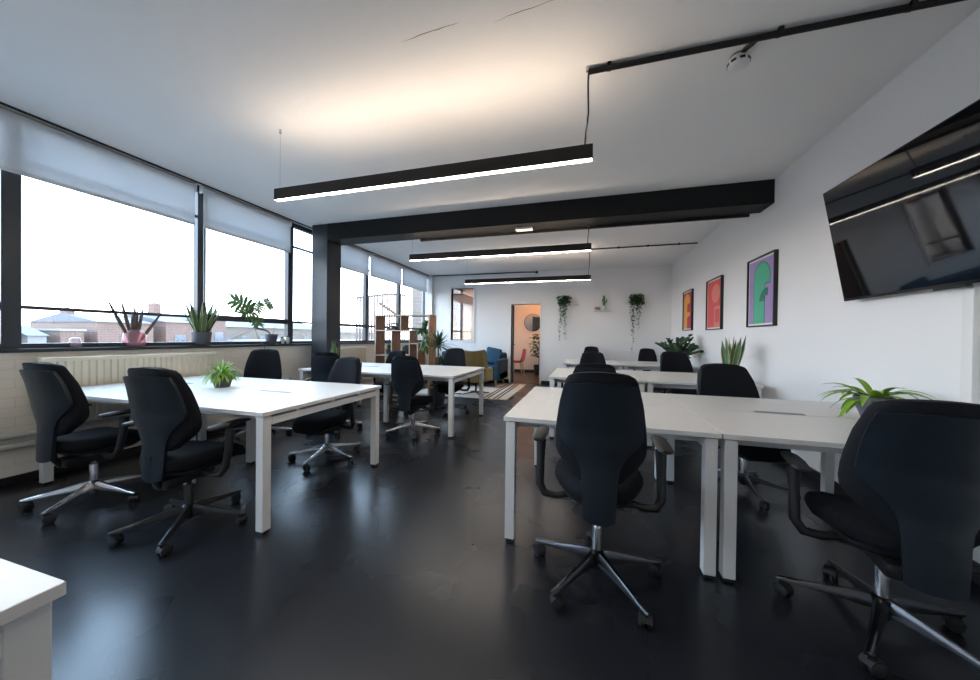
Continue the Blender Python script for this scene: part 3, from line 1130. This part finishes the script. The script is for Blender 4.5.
# pink glass vase with dried leaves
v = thing('glass_vase', 'squat pink glass vase holding dried brown leaves on the window sill', 'vase', (-4.31, 2.20, 1.06))
m = MB()
m.lathe([(.001, 0), (.064, 0), (.078, .015), (.083, .05), (.082, .115), (.068, .142), (.045, .152), (.040, .165), (.043, .168)], n=28)
m.build('vessel', M['pink'], v, smooth=True)
m = MB()
rr = random.Random(4)
for k, (dy, L) in enumerate(((-.42, .40), (-.20, .38), (.0, .34), (.18, .33), (.62, .33), (.05, .30), (-.10, .26))):
    blade(m, (0, dy*.04, .02), (rr.uniform(-.06, .1), dy, 1), L*1.2, .014, -.05, n=7, fold=.4, sv=(.5, 1, 0))
m.build('dried_leaves', M['feather'], v)
v = thing('glass_jar', 'tiny clear pink-tinted glass jar beside the pink vase', 'jar', (-4.31, 1.80, 1.06))
m = MB()
m.lathe([(.001, 0), (.036, 0), (.040, .01), (.040, .045), (.034, .055), (.030, .06), (.034, .066), (.030, .082), (.012, .09), (.001, .09)], n=20)
m.build('vessel', M['clearg'], v, smooth=True)
for y, h, lb in ((3.87, .085, 'tiny white pot on the sill next to the split-leaf plant'), (3.955, .10, 'tiny white pot with a small sprig next to the window mullion')):
    v = thing('sill_pot', lb, 'pot', (-4.31, y, 1.06))
    m = MB()
    m.lathe([(.001, 0), (.026, 0), (.036, h*.4), (.034, h*.85), (.030, h), (.026, h)], n=18)
    m.build('pot', M['potwhite'], v, smooth=True)
    m = MB()
    for k in range(5):
        a = k*1.3
        blade(m, (0, 0, h*.8), (math.cos(a)*.6, math.sin(a)*.6, 1), .05, .01, .6, n=3)
    m.build('foliage', M['leaf'], v)

# trailing plants and shelves on the far wall
def wall_shelf(x0, x1, z, label):
    m = MB()
    m.box(-(x1-x0)/2, (x1-x0)/2, -.14, 0, -.022, 0, bev=.002)
    return tag(m.build('wall_shelf', M['trimwhite'], loc=((x0+x1)/2, FY, z)), label, 'shelf')
wall_shelf(-.60, -.19, 2.045, 'small white shelf on the far wall holding the left trailing plant')
wall_shelf(.20, .58, 1.875, 'small white shelf in the middle of the far wall holding a cactus')
wall_shelf(.90, 1.24, 2.045, 'small white shelf on the far wall holding the right trailing plant')
def trailing(x, z, label, drops, seed):
    rr = random.Random(seed)
    r = thing('trailing_plant', label, 'plant', (x, FY-.075, z))
    pot(r, .045, .06, .11, 'potwhite')
    m = MB()
    def leaf(p, s=1):
        a = rr.uniform(0, 2*PI)
        blade(m, p, (math.cos(a), math.sin(a)*.7-.3, rr.uniform(-.9, .2)), .06*s, .030*s, .5, n=3, fold=.15)
    for k in range(230):
        a = rr.uniform(0, 2*PI)
        q = rr.uniform(.02, .15)
        leaf((math.cos(a)*q, max(-.17, math.sin(a)*q*.8-.03) if math.sin(a) < .3 else .02, .10+rr.uniform(-.12, .10)*1.0), 1.15)
    for dx, ln in drops:
        pts = []
        x_, y_ = dx, -.105
        nn = int(ln/.035)
        for k in range(nn):
            x_ += rr.uniform(-.011, .011)
            zz_ = .12-.035*k
            pts.append((x_, y_, zz_))
            dens = 2.2*(1-k/nn)+.55
            for _ in range(int(dens+rr.random())):
                leaf((x_+rr.uniform(-.015, .015), y_+rr.uniform(-.01, .01), zz_), .95-.35*k/nn)
        m.tube(pts, .0012, 4)
    m.build('foliage', M['ivy'], r)
    return r
trailing(-.52, 2.045, 'trailing green plant hanging down the far wall beside the door', ((-.03, .75), (.0, 1.05), (.04, 1.0), (-.06, 1.1), (.03, .6), (.0, .5)), 11)
trailing(1.14, 2.045, 'trailing green plant hanging down the far wall near the right corner', ((-.12, .65), (-.10, 1.0), (.02, .6), (.05, .85), (-.07, 1.35), (.0, .7)), 12)
c = thing('cactus', 'thin upright cactus in a white pot on the middle wall shelf', 'cactus', (.42, FY-.075, 1.875))
pot(c, .045, .058, .105, 'potwhite')
m = MB()
m.tube([(0, 0, .08), (0, 0, .2), (.0, 0, .33), (0, 0, .355)], [.028, .03, .026, .008], 8)
m.tube([(.02, 0, .17), (.06, 0, .20), (.065, 0, .27)], [.014, .016, .01], 8)
m.tube([(-.01, 0, .2), (-.035, 0, .22), (-.04, 0, .27)], [.01, .012, .008], 8)
m.build('cactus_body', M['leaf'], c, smooth=True)
c = thing('round_ornament', 'round dusky pink ceramic ornament on the middle wall shelf', 'ornament', (.27, FY-.075, 1.875))
m = MB()
m.lathe([(.001, 0), (.04, .004), (.062, .035), (.06, .065), (.035, .085), (.012, .088), (.001, .085)], n=20)
m.build('body', M['terracotta'], c, smooth=True)

# ------------------------------------------------------------------ pictures
def picture(y0, y1, z0, z1, label, shapes):
    """hangs on the right wall, faces -x"""
    cy, cz = (y0+y1)/2, (z0+z1)/2
    r = thing('framed_picture', label, 'picture', (RX, cy, cz))
    a, b = (y1-y0)/2, (z1-z0)/2
    m = MB()
    t_ = .014
    dpt = .038
    m.box(-dpt, 0, -a, -a+t_, -b, b)
    m.box(-dpt, 0, a-t_, a, -b, b)
    m.box(-dpt, 0, -a+t_, a-t_, -b, -b+t_)
    m.box(-dpt, 0, -a+t_, a-t_, b-t_, b)
    m.build('frame', M['black'], r)
    MB().box(-.020, -.002, -a+t_, a-t_, -b+t_, b-t_).build('mount', M['matboard'], r)
    pw, ph_ = a-t_-.018, b-t_-.022
    m = MB()
    m.box(-.0215, -.0195, -pw, pw, -ph_, ph_)
    mats = []
    base = shapes[0]
    mats.append(M[base])
    for i, (mt, poly) in enumerate(shapes[1:]):
        if M[mt] not in mats:
            mats.append(M[mt])
        m.mi = mats.index(M[mt])
        # u grows to the viewer's right, which is -y when facing the right-hand wall
        m.prism([(-(u*2-1)*pw, (v_*2-1)*ph_) for u, v_ in poly], 'X', -.0225-.0008*i, -.0205)
    m.build('print', mats, r)
    return r
def arc(cx, cy, rx, ry, a0, a1, n=16):
    return [(cx+rx*math.cos(math.radians(a0+(a1-a0)*k/n)), cy+ry*math.sin(math.radians(a0+(a1-a0)*k/n))) for k in range(n+1)]
picture(4.10, 4.70, 1.35, 2.135, 'largest framed print, abstract green arch on purple, nearest the television',
        ['purple', ('pdark', [(.20, .0)]+[(.20, .72)]+arc(.53, .72, .34, .24, 180, 0)+[(.87, .60), (.67, .60), (.67, .0)]),
         ('pgreen', [(.22, .0)]+[(.22, .72)]+arc(.53, .72, .32, .225, 180, 0)+[(.85, .615), (.65, .615), (.65, .0)]),
         ('pdark', [(.45, .34)]+arc(.78, .34, .33, .20, 180, 90)+[(.78, .42), (.66, .42), (.66, .34)])])
picture(5.50, 6.11, 1.35, 2.13, 'middle framed print, abstract red and salmon blocks',
        ['pred', ('psalmon', [(.52, .0), (.52, .44), (.96, .44), (.96, .0)]), ('psalmon', arc(.62, .72, .30, .20, 0, 350)), ('pred', [(.60, .10), (.60, .38), (.90, .38), (.90, .10)])])
picture(6.87, 7.44, 1.37, 2.13, 'smallest-looking framed print, abstract yellow and crimson, farthest along the right wall',
        ['pcrimson', ('pyellow', [(.08, .0), (.08, .80)]+arc(.42, .78, .34, .18, 180, 0)+[(.76, .70), (.45, .66), (.45, .45), (.80, .45), (.80, .36), (.45, .30), (.45, .0)])])

# ------------------------------------------------------------------ television
# near-left corner (1.68, 3.05, 2.294) top, (1.82, 3.05, 1.49) bottom; tilted down
tv = thing('television', 'big glossy black flat television on the right wall, tilted downwards', 'television', (1.82, 3.05-.72, 1.487))
ang = math.atan2(.14, .80)
rot = Matrix.Rotation(-ang, 4, 'Y')
Hh = .812
m = MB()
m.box(-.004, .03, -.72, .72, 0, Hh, bev=.004, mx=rot)
m.build('casing', M['tvframe'], tv, smooth=True)
m = MB()
m.box(-.0065, -.003, -.711, .711, .018, Hh-.009, mx=rot)
m.build('screen', M['tvscreen'], tv)
m = MB()
m.box(-.007, .02, -.09, -.01+.08, -.012, .002, mx=rot)
m.build('sensor_strip', M['black'], tv)
m = MB()
m.box(.03, .05, -.2, .2, .2, .6, mx=rot)
m.tube([(-.04, -.1, .40), (.075, -.1, .40)], .015)
m.tube([(-.04, .1, .40), (.075, .1, .40)], .015)
m.box(.062, .08, -.2, .2, .25, .55)
m.build('wall_mount', M['black'], tv)
# wall trunking below the tv
tag(MB().box(RX-.03, RX, 2.27, 2.325, .74, 1.60, bev=.003).build('wall_trunking', M['trimwhite']), 'vertical white cable trunking on the wall below the television', 'trunking')

# ------------------------------------------------------------------ shelving unit
sx0, sx1, sy0, sy1, sh = -3.94, -2.64, 5.60, 5.90, 1.60
r = thing('shelving_unit', 'tall open wooden shelving unit of staggered cubes standing behind the second left desk', 'shelving', ((sx0+sx1)/2, sy0, 0))
ox = (sx0+sx1)/2
T = .02
def vpan(x, z0, z1, mt='woodshelf', t=T):
    m = MB()
    m.box(x-ox-t/2, x-ox+t/2, .004, sy1-sy0, z0, z1)
    m.mi = 1
    m.box(x-ox-t/2, x-ox+t/2, 0, .004, z0, z1)
    m.build('upright', [M[mt], M['woodedge']], r)
def hpan(x0, x1, z, t=T):
    m = MB()
    m.box(x0-ox, x1-ox, .004, sy1-sy0, z-t/2, z+t/2)
    m.mi = 1
    m.box(x0-ox, x1-ox, 0, .004, z-t/2, z+t/2)
    m.build('shelf', [M['woodshelf'], M['woodedge']], r)
e0, e1 = sx0+T/2, sx1-.15+T/2
e1 = -2.79
hpan(sx0, e1+T/2, sh-T/2)
vpan(e0, 0, sh-T)
vpan(e1, 0, sh-T, 'woodend')
hpan(e0+T/2, -3.18, 1.30)
hpan(-3.19, -3.02, 1.055)
hpan(e0+T/2, -3.58, .82)
hpan(-3.56, e1-T/2, .43)
hpan(e0+T/2, e1-T/2, .06)
vpan(-3.38, 1.31, sh-T)
vpan(-3.57, .07, 1.29)
vpan(-3.19, .44, 1.29)
vpan(-3.02, .44, 1.045)
# things on it
p = thing('telephone', 'old-fashioned black desk telephone on the shelving unit', 'telephone', (-3.62, 5.72, 1.312))
m = MB()
m.ring([[(-.09, -.08, 0), (.09, -.08, 0), (.09, .08, 0), (-.09, .08, 0)], [(-.09, -.08, .02), (.09, -.08, .02), (.09, .08, .02), (-.09, .08, .02)], [(-.045, -.02, .085), (.045, -.02, .085), (.045, .05, .085), (-.045, .05, .085)]])
m.build('body', M['black'], p)
m = MB()
m.tube([(-.105, .015, .095), (-.08, .015, .12), (0, .015, .128), (.08, .015, .12), (.105, .015, .095)], [.026, .016, .014, .016, .026], 10)
m.build('handset', M['black'], p, smooth=True)
m = MB()
m.lathe([(.001, .0), (.03, .0), (.032, .006), (.001, .007)], n=20)
dl = m.build('dial', M['chrome'], p, smooth=True)
dl.rotation_euler = (math.radians(50), 0, 0)
dl.location = (0, -.055, .052)
r2 = thing('potted_plant', 'small round green plant in a dark pot on a low shelf of the shelving unit', 'plant', (-3.70, 5.72, .83))
pot(r2, .05, .065, .10, 'potgrey')
m = MB()
for k in range(60):
    a = random.uniform(0, 2*PI)
    e_ = random.uniform(.2, 1.5)
    blade(m, (0, 0, .09), (math.cos(a)*math.cos(e_), math.sin(a)*math.cos(e_), math.sin(e_)), random.uniform(.07, .14), .016, 1, n=4)
m.build('foliage', M['leaf'], r2)
r2 = thing('desk_fan', 'small round black fan on a pale stand in front of the shelving unit', 'fan', (-3.30, 5.72, .44))
m = MB()
m.lathe([(.001, 0), (.06, 0), (.06, .012), (.012, .02), (.01, .42), (.001, .42)], n=18)
m.build('stand', M['potwhite'], r2, smooth=True)
m = MB()
m.lathe([(.001, -.02), (.05, -.02), (.085, -.012), (.09, 0), (.085, .012), (.05, .02), (.001, .02)], n=24)
hd = m.build('fan_head', M['black'], r2, smooth=True)
hd.rotation_euler = (math.radians(80), 0, math.radians(20))
hd.location = (0, -.02, .50)
r2 = thing('trailing_plant', 'leafy green plant spilling from the right side of the shelving unit', 'plant', (-2.92, 5.70, 1.18))
# hangs in the open bay on a small pot bracketed to the end panel
pot(r2, .05, .07, .11, 'potwhite')
m = MB()
for k in range(46):
    a = random.uniform(0, 2*PI)
    e_ = random.uniform(-.1, 1.3)
    blade(m, (0, 0, .10), (math.cos(a)*math.cos(e_)-.15, -abs(math.sin(a))*math.cos(e_), math.sin(e_)), random.uniform(.14, .30), .028, random.uniform(.6, 2.0), n=6)
for k in range(14):
    a = random.uniform(PI, 2*PI)
    blade(m, (random.uniform(.0, .1), -.09, .04-.02*k), (math.cos(a)*.5, -.5, -.6), .16, .024, 1.2, n=5)
m.build('foliage', M['leaf'], r2)
m = MB()
m.box(.07, .12, -.02, .02, .03, .05)
m.build('bracket', M['black'], r2)
# dracaena on the floor
r2 = thing('potted_palm', 'tall spiky palm-like plant on the floor between the shelving and the blue sofa', 'plant', (-2.52, 5.43, 0))
pot(r2, .12, .15, .26, 'potgrey')
m = MB()
m.tube([(0, 0, .2), (.01, 0, .6), (0, .01, 1.05)], [.02, .018, .014], 8)
m.tube([(.03, 0, .2), (.08, .01, .5), (.09, .01, .70)], [.015, .013, .01], 8)
m.build('stem', M['stem'], r2, smooth=True)
m = MB()
for (c0, L, nn) in (((0, .01, 1.02), .40, 46), ((.09, .01, .70), .26, 30)):
    for k in range(nn):
        a = 2*PI*k*.381966
        e_ = -.25+1.6*(k/nn)
        blade(m, c0, (math.cos(a)*math.cos(e_), math.sin(a)*math.cos(e_), math.sin(e_)), L*random.uniform(.7, 1), .019, .75, n=6, fold=.3)
m.build('foliage', M['leafdark'], r2)

# ------------------------------------------------------------------ lounge corner
# rug
rug = thing('rug', 'cream woven rug with dark stripes along its right edge, under the blue sofa', 'rug', (-2.4, 7.2, 0))
m = MB()
m.box(-1.05, .98, -1.05, 1.1, 0, .010)
m.build('pile', M['rug'], rug)
for xx in (.50, .575, .70, .775):
    m = MB()
    m.box(xx, xx+.04, -1.05, 1.1, .0095, .0115)
    m.build('stripe', M['rugstripe'], rug)
# sofa
s = thing('sofa', 'deep blue velvet sofa with wooden legs against the far wall', 'sofa', (-2.80, 7.90, .0115))
W2 = .90
m = MB()
m.box(-W2, W2, -.42, .44, .16, .36, bev=.03, seg=3)
m.build('base', M['blue'], s, smooth=True)
m = MB()
m.box(-W2+.02, W2-.02, .22, .46, .30, .80, bev=.06, seg=4)
m.build('backrest', M['blue'], s, smooth=True)
for sx in (-1, 1):
    m = MB()
    m.box(min(sx*W2, sx*(W2-.13)), max(sx*W2, sx*(W2-.13)), -.44, .44, .16, .66, bev=.035, seg=4)
    m.build('sofa_arm', M['blue'], s, smooth=True)
for k in range(2):
    m = MB()
    x0 = -W2+.135+k*(W2-.135)
    m.box(x0+.005, x0+W2-.14, -.44, .22, .355, .49, bev=.045, seg=4)
    m.build('seat_cushion', M['bluec'], s, smooth=True)
for sx in (-1, 1):
    for sy in (-1, 1):
        m = MB()
        m.tube([(sx*(W2-.12), sy*.34, .17), (sx*(W2-.09), sy*.36, .012)], [.028, .018], 10)
        m.build('leg', M['woodleg'], s, smooth=True)
cu = MB()
cu.box(-.20, .20, -.05, .05, -.20, .20, bev=.045, seg=4)
q = tag(cu.build('cushion', M['bluec'], smooth=True, loc=(-2.20, 7.96, .735)), 'bright blue square cushion at the right end of the blue sofa', 'cushion')
q.rotation_euler = (math.radians(-14), math.radians(10), 0)
# mustard armchair, back to camera
a_ = thing('armchair', 'mustard wing-back armchair with a metal star foot, seen from behind', 'armchair', (-2.17, 6.55, .0115), math.radians(-6))
m = MB()
rings = []
for z, w, y, wr in ((.26, .25, -.22, .10), (.40, .28, -.26, .16), (.55, .30, -.285, .19), (.70, .31, -.31, .17), (.82, .315, -.33, .14), (.90, .30, -.345, .10)):
    bk, fr = [], []
    n = 14
    for k in range(n+1):
        u = -1+2*k/n
        f_ = wr*abs(u)**3
        zt = z+(.035*abs(u)**2 if z > .8 else 0)
        bk.append((u*w, y+f_, zt))
        fr.append((u*(w-.05), y+f_*.85+.075, zt))
    rings.append(bk+fr[::-1])
m.ring(rings)
m.build('backrest', M['mustard'], a_, smooth=True, angle=60)
m = MB()
m.box(-.26, .26, -.20, .27, .27, .42, bev=.05, seg=4)
m.build('seat', M['mustard'], a_, smooth=True)
for sx in (-1, 1):
    m = MB()
    m.box(min(sx*.22, sx*.31), max(sx*.22, sx*.31), -.22, .20, .28, .56, bev=.035, seg=4)
    m.build('arm', M['mustard'], a_, smooth=True)
m = MB()
m.tube([(0, 0, .03), (0, 0, .30)], .022, 12)
for k in range(4):
    an = PI/4+k*PI/2
    m.tube([(0, 0, .05), (.15*math.cos(an), .15*math.sin(an), .03), (.30*math.cos(an), .30*math.sin(an), .010)], [.018, .014, .010], 8)
m.build('star_foot', M['dmetal'], a_, smooth=True)

# ------------------------------------------------------------------ room beyond
struct('trim_6', MB().box(-4.2, RX, FY+.14, REAR-.02, 0, .002), M['rearfloor'])
struct('trim_7', MB().box(-4.27, -3.3, FY+.16, REAR-.02, 2.36, 2.40), M['woodend'])
mr = thing('round_mirror', 'round thin-framed mirror on the warm wall of the room beyond the doorway', 'mirror', (-1.72, REAR, 1.71))
m = MB()
m.lathe([(.001, .012), (.285, .012), (.285, 0)], n=40)
x = m.build('mirror_glass', M['mirror'], mr, smooth=True)
x.rotation_euler = (PI/2, 0, 0)
m = MB()
m.lathe([(.285, 0), (.285, .022), (.298, .022), (.298, 0)], n=40)
x = m.build('mirror_frame', M['black'], mr, smooth=True)
x.rotation_euler = (PI/2, 0, 0)
r2 = thing('potted_tree', 'bushy dark green plant in a black pot in the room beyond the doorway', 'plant', (-1.42, 10.7, 0))
pot(r2, .14, .17, .32, 'black')
m = MB()
m.tube([(0, 0, .25), (.02, 0, .7), (0, 0, 1.1)], [.02, .018, .012], 8)
m.build('stem', M['stem'], r2, smooth=True)
m = MB()
for k in range(170):
    a = random.uniform(0, 2*PI)
    z = random.uniform(.55, 1.35)
    q = random.uniform(.05, .30)*(1-.35*abs(z-.95)/.4)
    blade(m, (q*math.cos(a), q*math.sin(a), z), (math.cos(a), math.sin(a), random.uniform(-.3, .8)), random.uniform(.12, .2), .035, 1.2, n=4)
m.build('foliage', M['leafdark'], r2)
rc = thing('dining_chair', 'red moulded chair with pale wooden legs seen through the doorway', 'chair', (-2.02, 10.2, 0), math.radians(115))
m = MB()
rings = []
for (y, z, w) in ((.20, .43, .19), (.10, .42, .21), (-.08, .42, .21), (-.17, .45, .205), (-.21, .55, .20), (-.235, .70, .185), (-.25, .82, .15), (-.252, .83, .10)):
    top, bot = [], []
    for k in range(9):
        u = -1+2*k/8
        b_ = .045*u*u
        nrm = (0, 1) if z < .44 else (1, .25)
        top.append((u*w, y+b_*nrm[0], z+b_*nrm[1]))
        bot.append((u*w, y+b_*nrm[0]-.012*nrm[0], z+b_*nrm[1]-.012*nrm[1]))
    rings.append(top+bot[::-1])
m.ring(rings)
m.build('seat_shell', M['red'], rc, smooth=True, angle=60)
for sx in (-1, 1):
    for sy in (-1, 1):
        m = MB()
        m.tube([(sx*.12, sy*.11, .41), (sx*.19, sy*.19, 0)], [.018, .013], 8)
        m.build('leg', M['woodleg'], rc, smooth=True)
tb = thing('side_table', 'white round-top table beside the red chair beyond the doorway', 'table', (-2.55, 10.3, 0))
m = MB()
m.lathe([(.001, .72), (.34, .72), (.34, .742), (.001, .742)], n=32)
m.build('table_top', M['desk'], tb, smooth=True)
m = MB()
m.tube([(0, 0, .02), (0, 0, .72)], .03, 12)
m.lathe([(.001, 0), (.22, 0), (.22, .015), (.001, .02)], n=28)
m.build('pedestal', M['deskmetal'], tb, smooth=True)
lt = thing('ceiling_lamp', 'warm globe lamp on the ceiling of the room beyond the doorway', 'lamp', (-.9, 10.2, 2.75))
m = MB()
m.lathe([(.001, -.10), (.06, -.085), (.10, -.03), (.10, .02), (.06, .08), (.03, .09), (.03, .15), (.001, .15)], n=20)
m.build('globe', emis('warm_globe', (1, .50, .22), 85), lt, smooth=True)

# ------------------------------------------------------------------ outside
GZ = -7
struct('ground', MB().box(-260, -4.6, -120, 260, GZ-.2, GZ), M['ground'])
def house(x0, x1, y0, y1, ztop, label, wallm='extbrick', ridge=None, chim=(), win=True, roofm='slate'):
    h = thing('town_building', label, 'building', ((x0+x1)/2, (y0+y1)/2, GZ))
    a, b = (x1-x0)/2, (y1-y0)/2
    zt = ztop-GZ
    MB().box(-a, a, -b, b, 0, zt).build('wall', M[wallm], h)
    if ridge:
        m = MB()
        rz = ridge-GZ
        m.prism([(-a-.2, zt), (a+.2, zt), (0, rz)], 'Y', -b-.1, b+.1)
        m.build('roof', M[roofm], h)
    else:
        MB().box(-a-.1, a+.1, -b-.1, b+.1, zt, zt+.15).build('roof', M['flatroof'], h)
    for (cy, w, t_) in chim:
        m = MB()
        m.box(-.5, .5, cy-w/2, cy+w/2, zt-.5, t_-GZ)
        m.build('chimney', M['extbrick'], h)
        m = MB()
        m.tube([(0, cy, t_-GZ), (0, cy, t_-GZ+.35)], .14, 8)
        m.build('chimney_pot', M['terracotta'], h)
    if win:
        ny = max(1, int((y1-y0)/2.6))
        for k in range(ny):
            yy = -b+(k+.5)*2*b/ny
            for zz_ in (zt-1.9, zt-4.6):
                if zz_ > .5:
                    m = MB()
                    m.box(a, a+.06, yy-.45, yy+.45, zz_-.6, zz_+.6)
                    w_ = m.build('window', M['render'], h)
                    m = MB()
                    m.box(a+.055, a+.07, yy-.40, yy-.03, zz_-.55, zz_+.55)
                    m.box(a+.055, a+.07, yy+.03, yy+.40, zz_-.55, zz_+.55)
                    m.build('pane', M['extglass'], w_)
    return h
house(-50, -40, 8.0, 13.5, 1.5, 'distant pale brick building seen past the thick window post at the left', 'extbrick2', 2.3)
house(-46, -40, 14.3, 15.2, .9, 'distant grey rendered building left of the pink vase', 'render', 1.7)
house(-47, -40, 15.9, 17.2, 1.3, 'distant small brick building left of the pink vase', 'extbrick', None)
house(-50, -40, 18.0, 21.8, 2.1, 'distant brick terrace seen behind the pink vase', 'extbrick', 2.9, ((-1.6, .5, 3.25),))
house(-50, -40, 22.8, 25.2, 2.3, 'distant tall-chimneyed brick house right of the pink vase', 'extbrick', 3.2, ((.6, .6, 4.4),))
house(-46, -40, 27.0, 28.5, 2.7, 'distant narrow brick block behind the sill snake plant', 'extbrick', None)
house(-60, -48, 30, 52, 2.2, 'long distant slate-roofed terrace behind the split-leaf plant', 'extbrick2', 3.6, ((-6, .9, 4.3), (2, .9, 4.2)))
house(-75, -62, 54, 90, 2.0, 'far slate-roofed row of houses glimpsed beyond the dark column', 'extbrick2', 3.6, ((-6, 1, 4.6), (5, 1, 4.6)))
house(-36, -14, 26, 60, .45, 'low flat-roofed white building just outside the windows', 'render', None, win=False)
house(-46, -36, -8, 6.5, 1.0, 'distant brick building outside the leftmost window', 'extbrick', 2.2)
# brick wing and railings outside the far windows
m = MB()
m.box(-6.95, -4.55, 12.4, 14.5, GZ, 5.2)
tag(m.build('brick_wing', M['extbrick2']), 'pale brick wing of the building outside the farthest window', 'building')
st_ = thing('roof_railing', 'dark metal railing and stair outside the far windows', 'railing', (-7, 9.0, .6))
def rl(pts, r_, nm):
    m = MB()
    m.tube(pts, r_, 6)
    m.build(nm, M['rail'], st_, smooth=True)
rl([(0, 0, 1.80), (0, 1.8, 2.15), (0, 2.9, 2.25)], .04, 'top_rail')
rl([(0, 1.2, 1.75), (0, 2.2, 1.45), (0, 3.2, .85)], .045, 'handrail')
rl([(0, 0, .15), (0, 2.9, .15)], .02, 'bottom_rail')
for k in range(20):
    y = k*2.9/19
    zt = 1.80+.35*min(1, y/1.8)+.1*max(0, (y-1.8)/1.1)
    rl([(0, y, .15), (0, y, zt)], .028, 'baluster')
m = MB()
m.box(-.9, .05, -.3, 3.3, -.02, .06)
m.build('deck', M['flatroof'], st_)
m = MB()
m.box(-.8, -.6, 0, .2, GZ-.6, -.02)
m.box(-.8, -.6, 2.7, 2.9, GZ-.6, -.02)
m.build('post', M['rail'], st_)
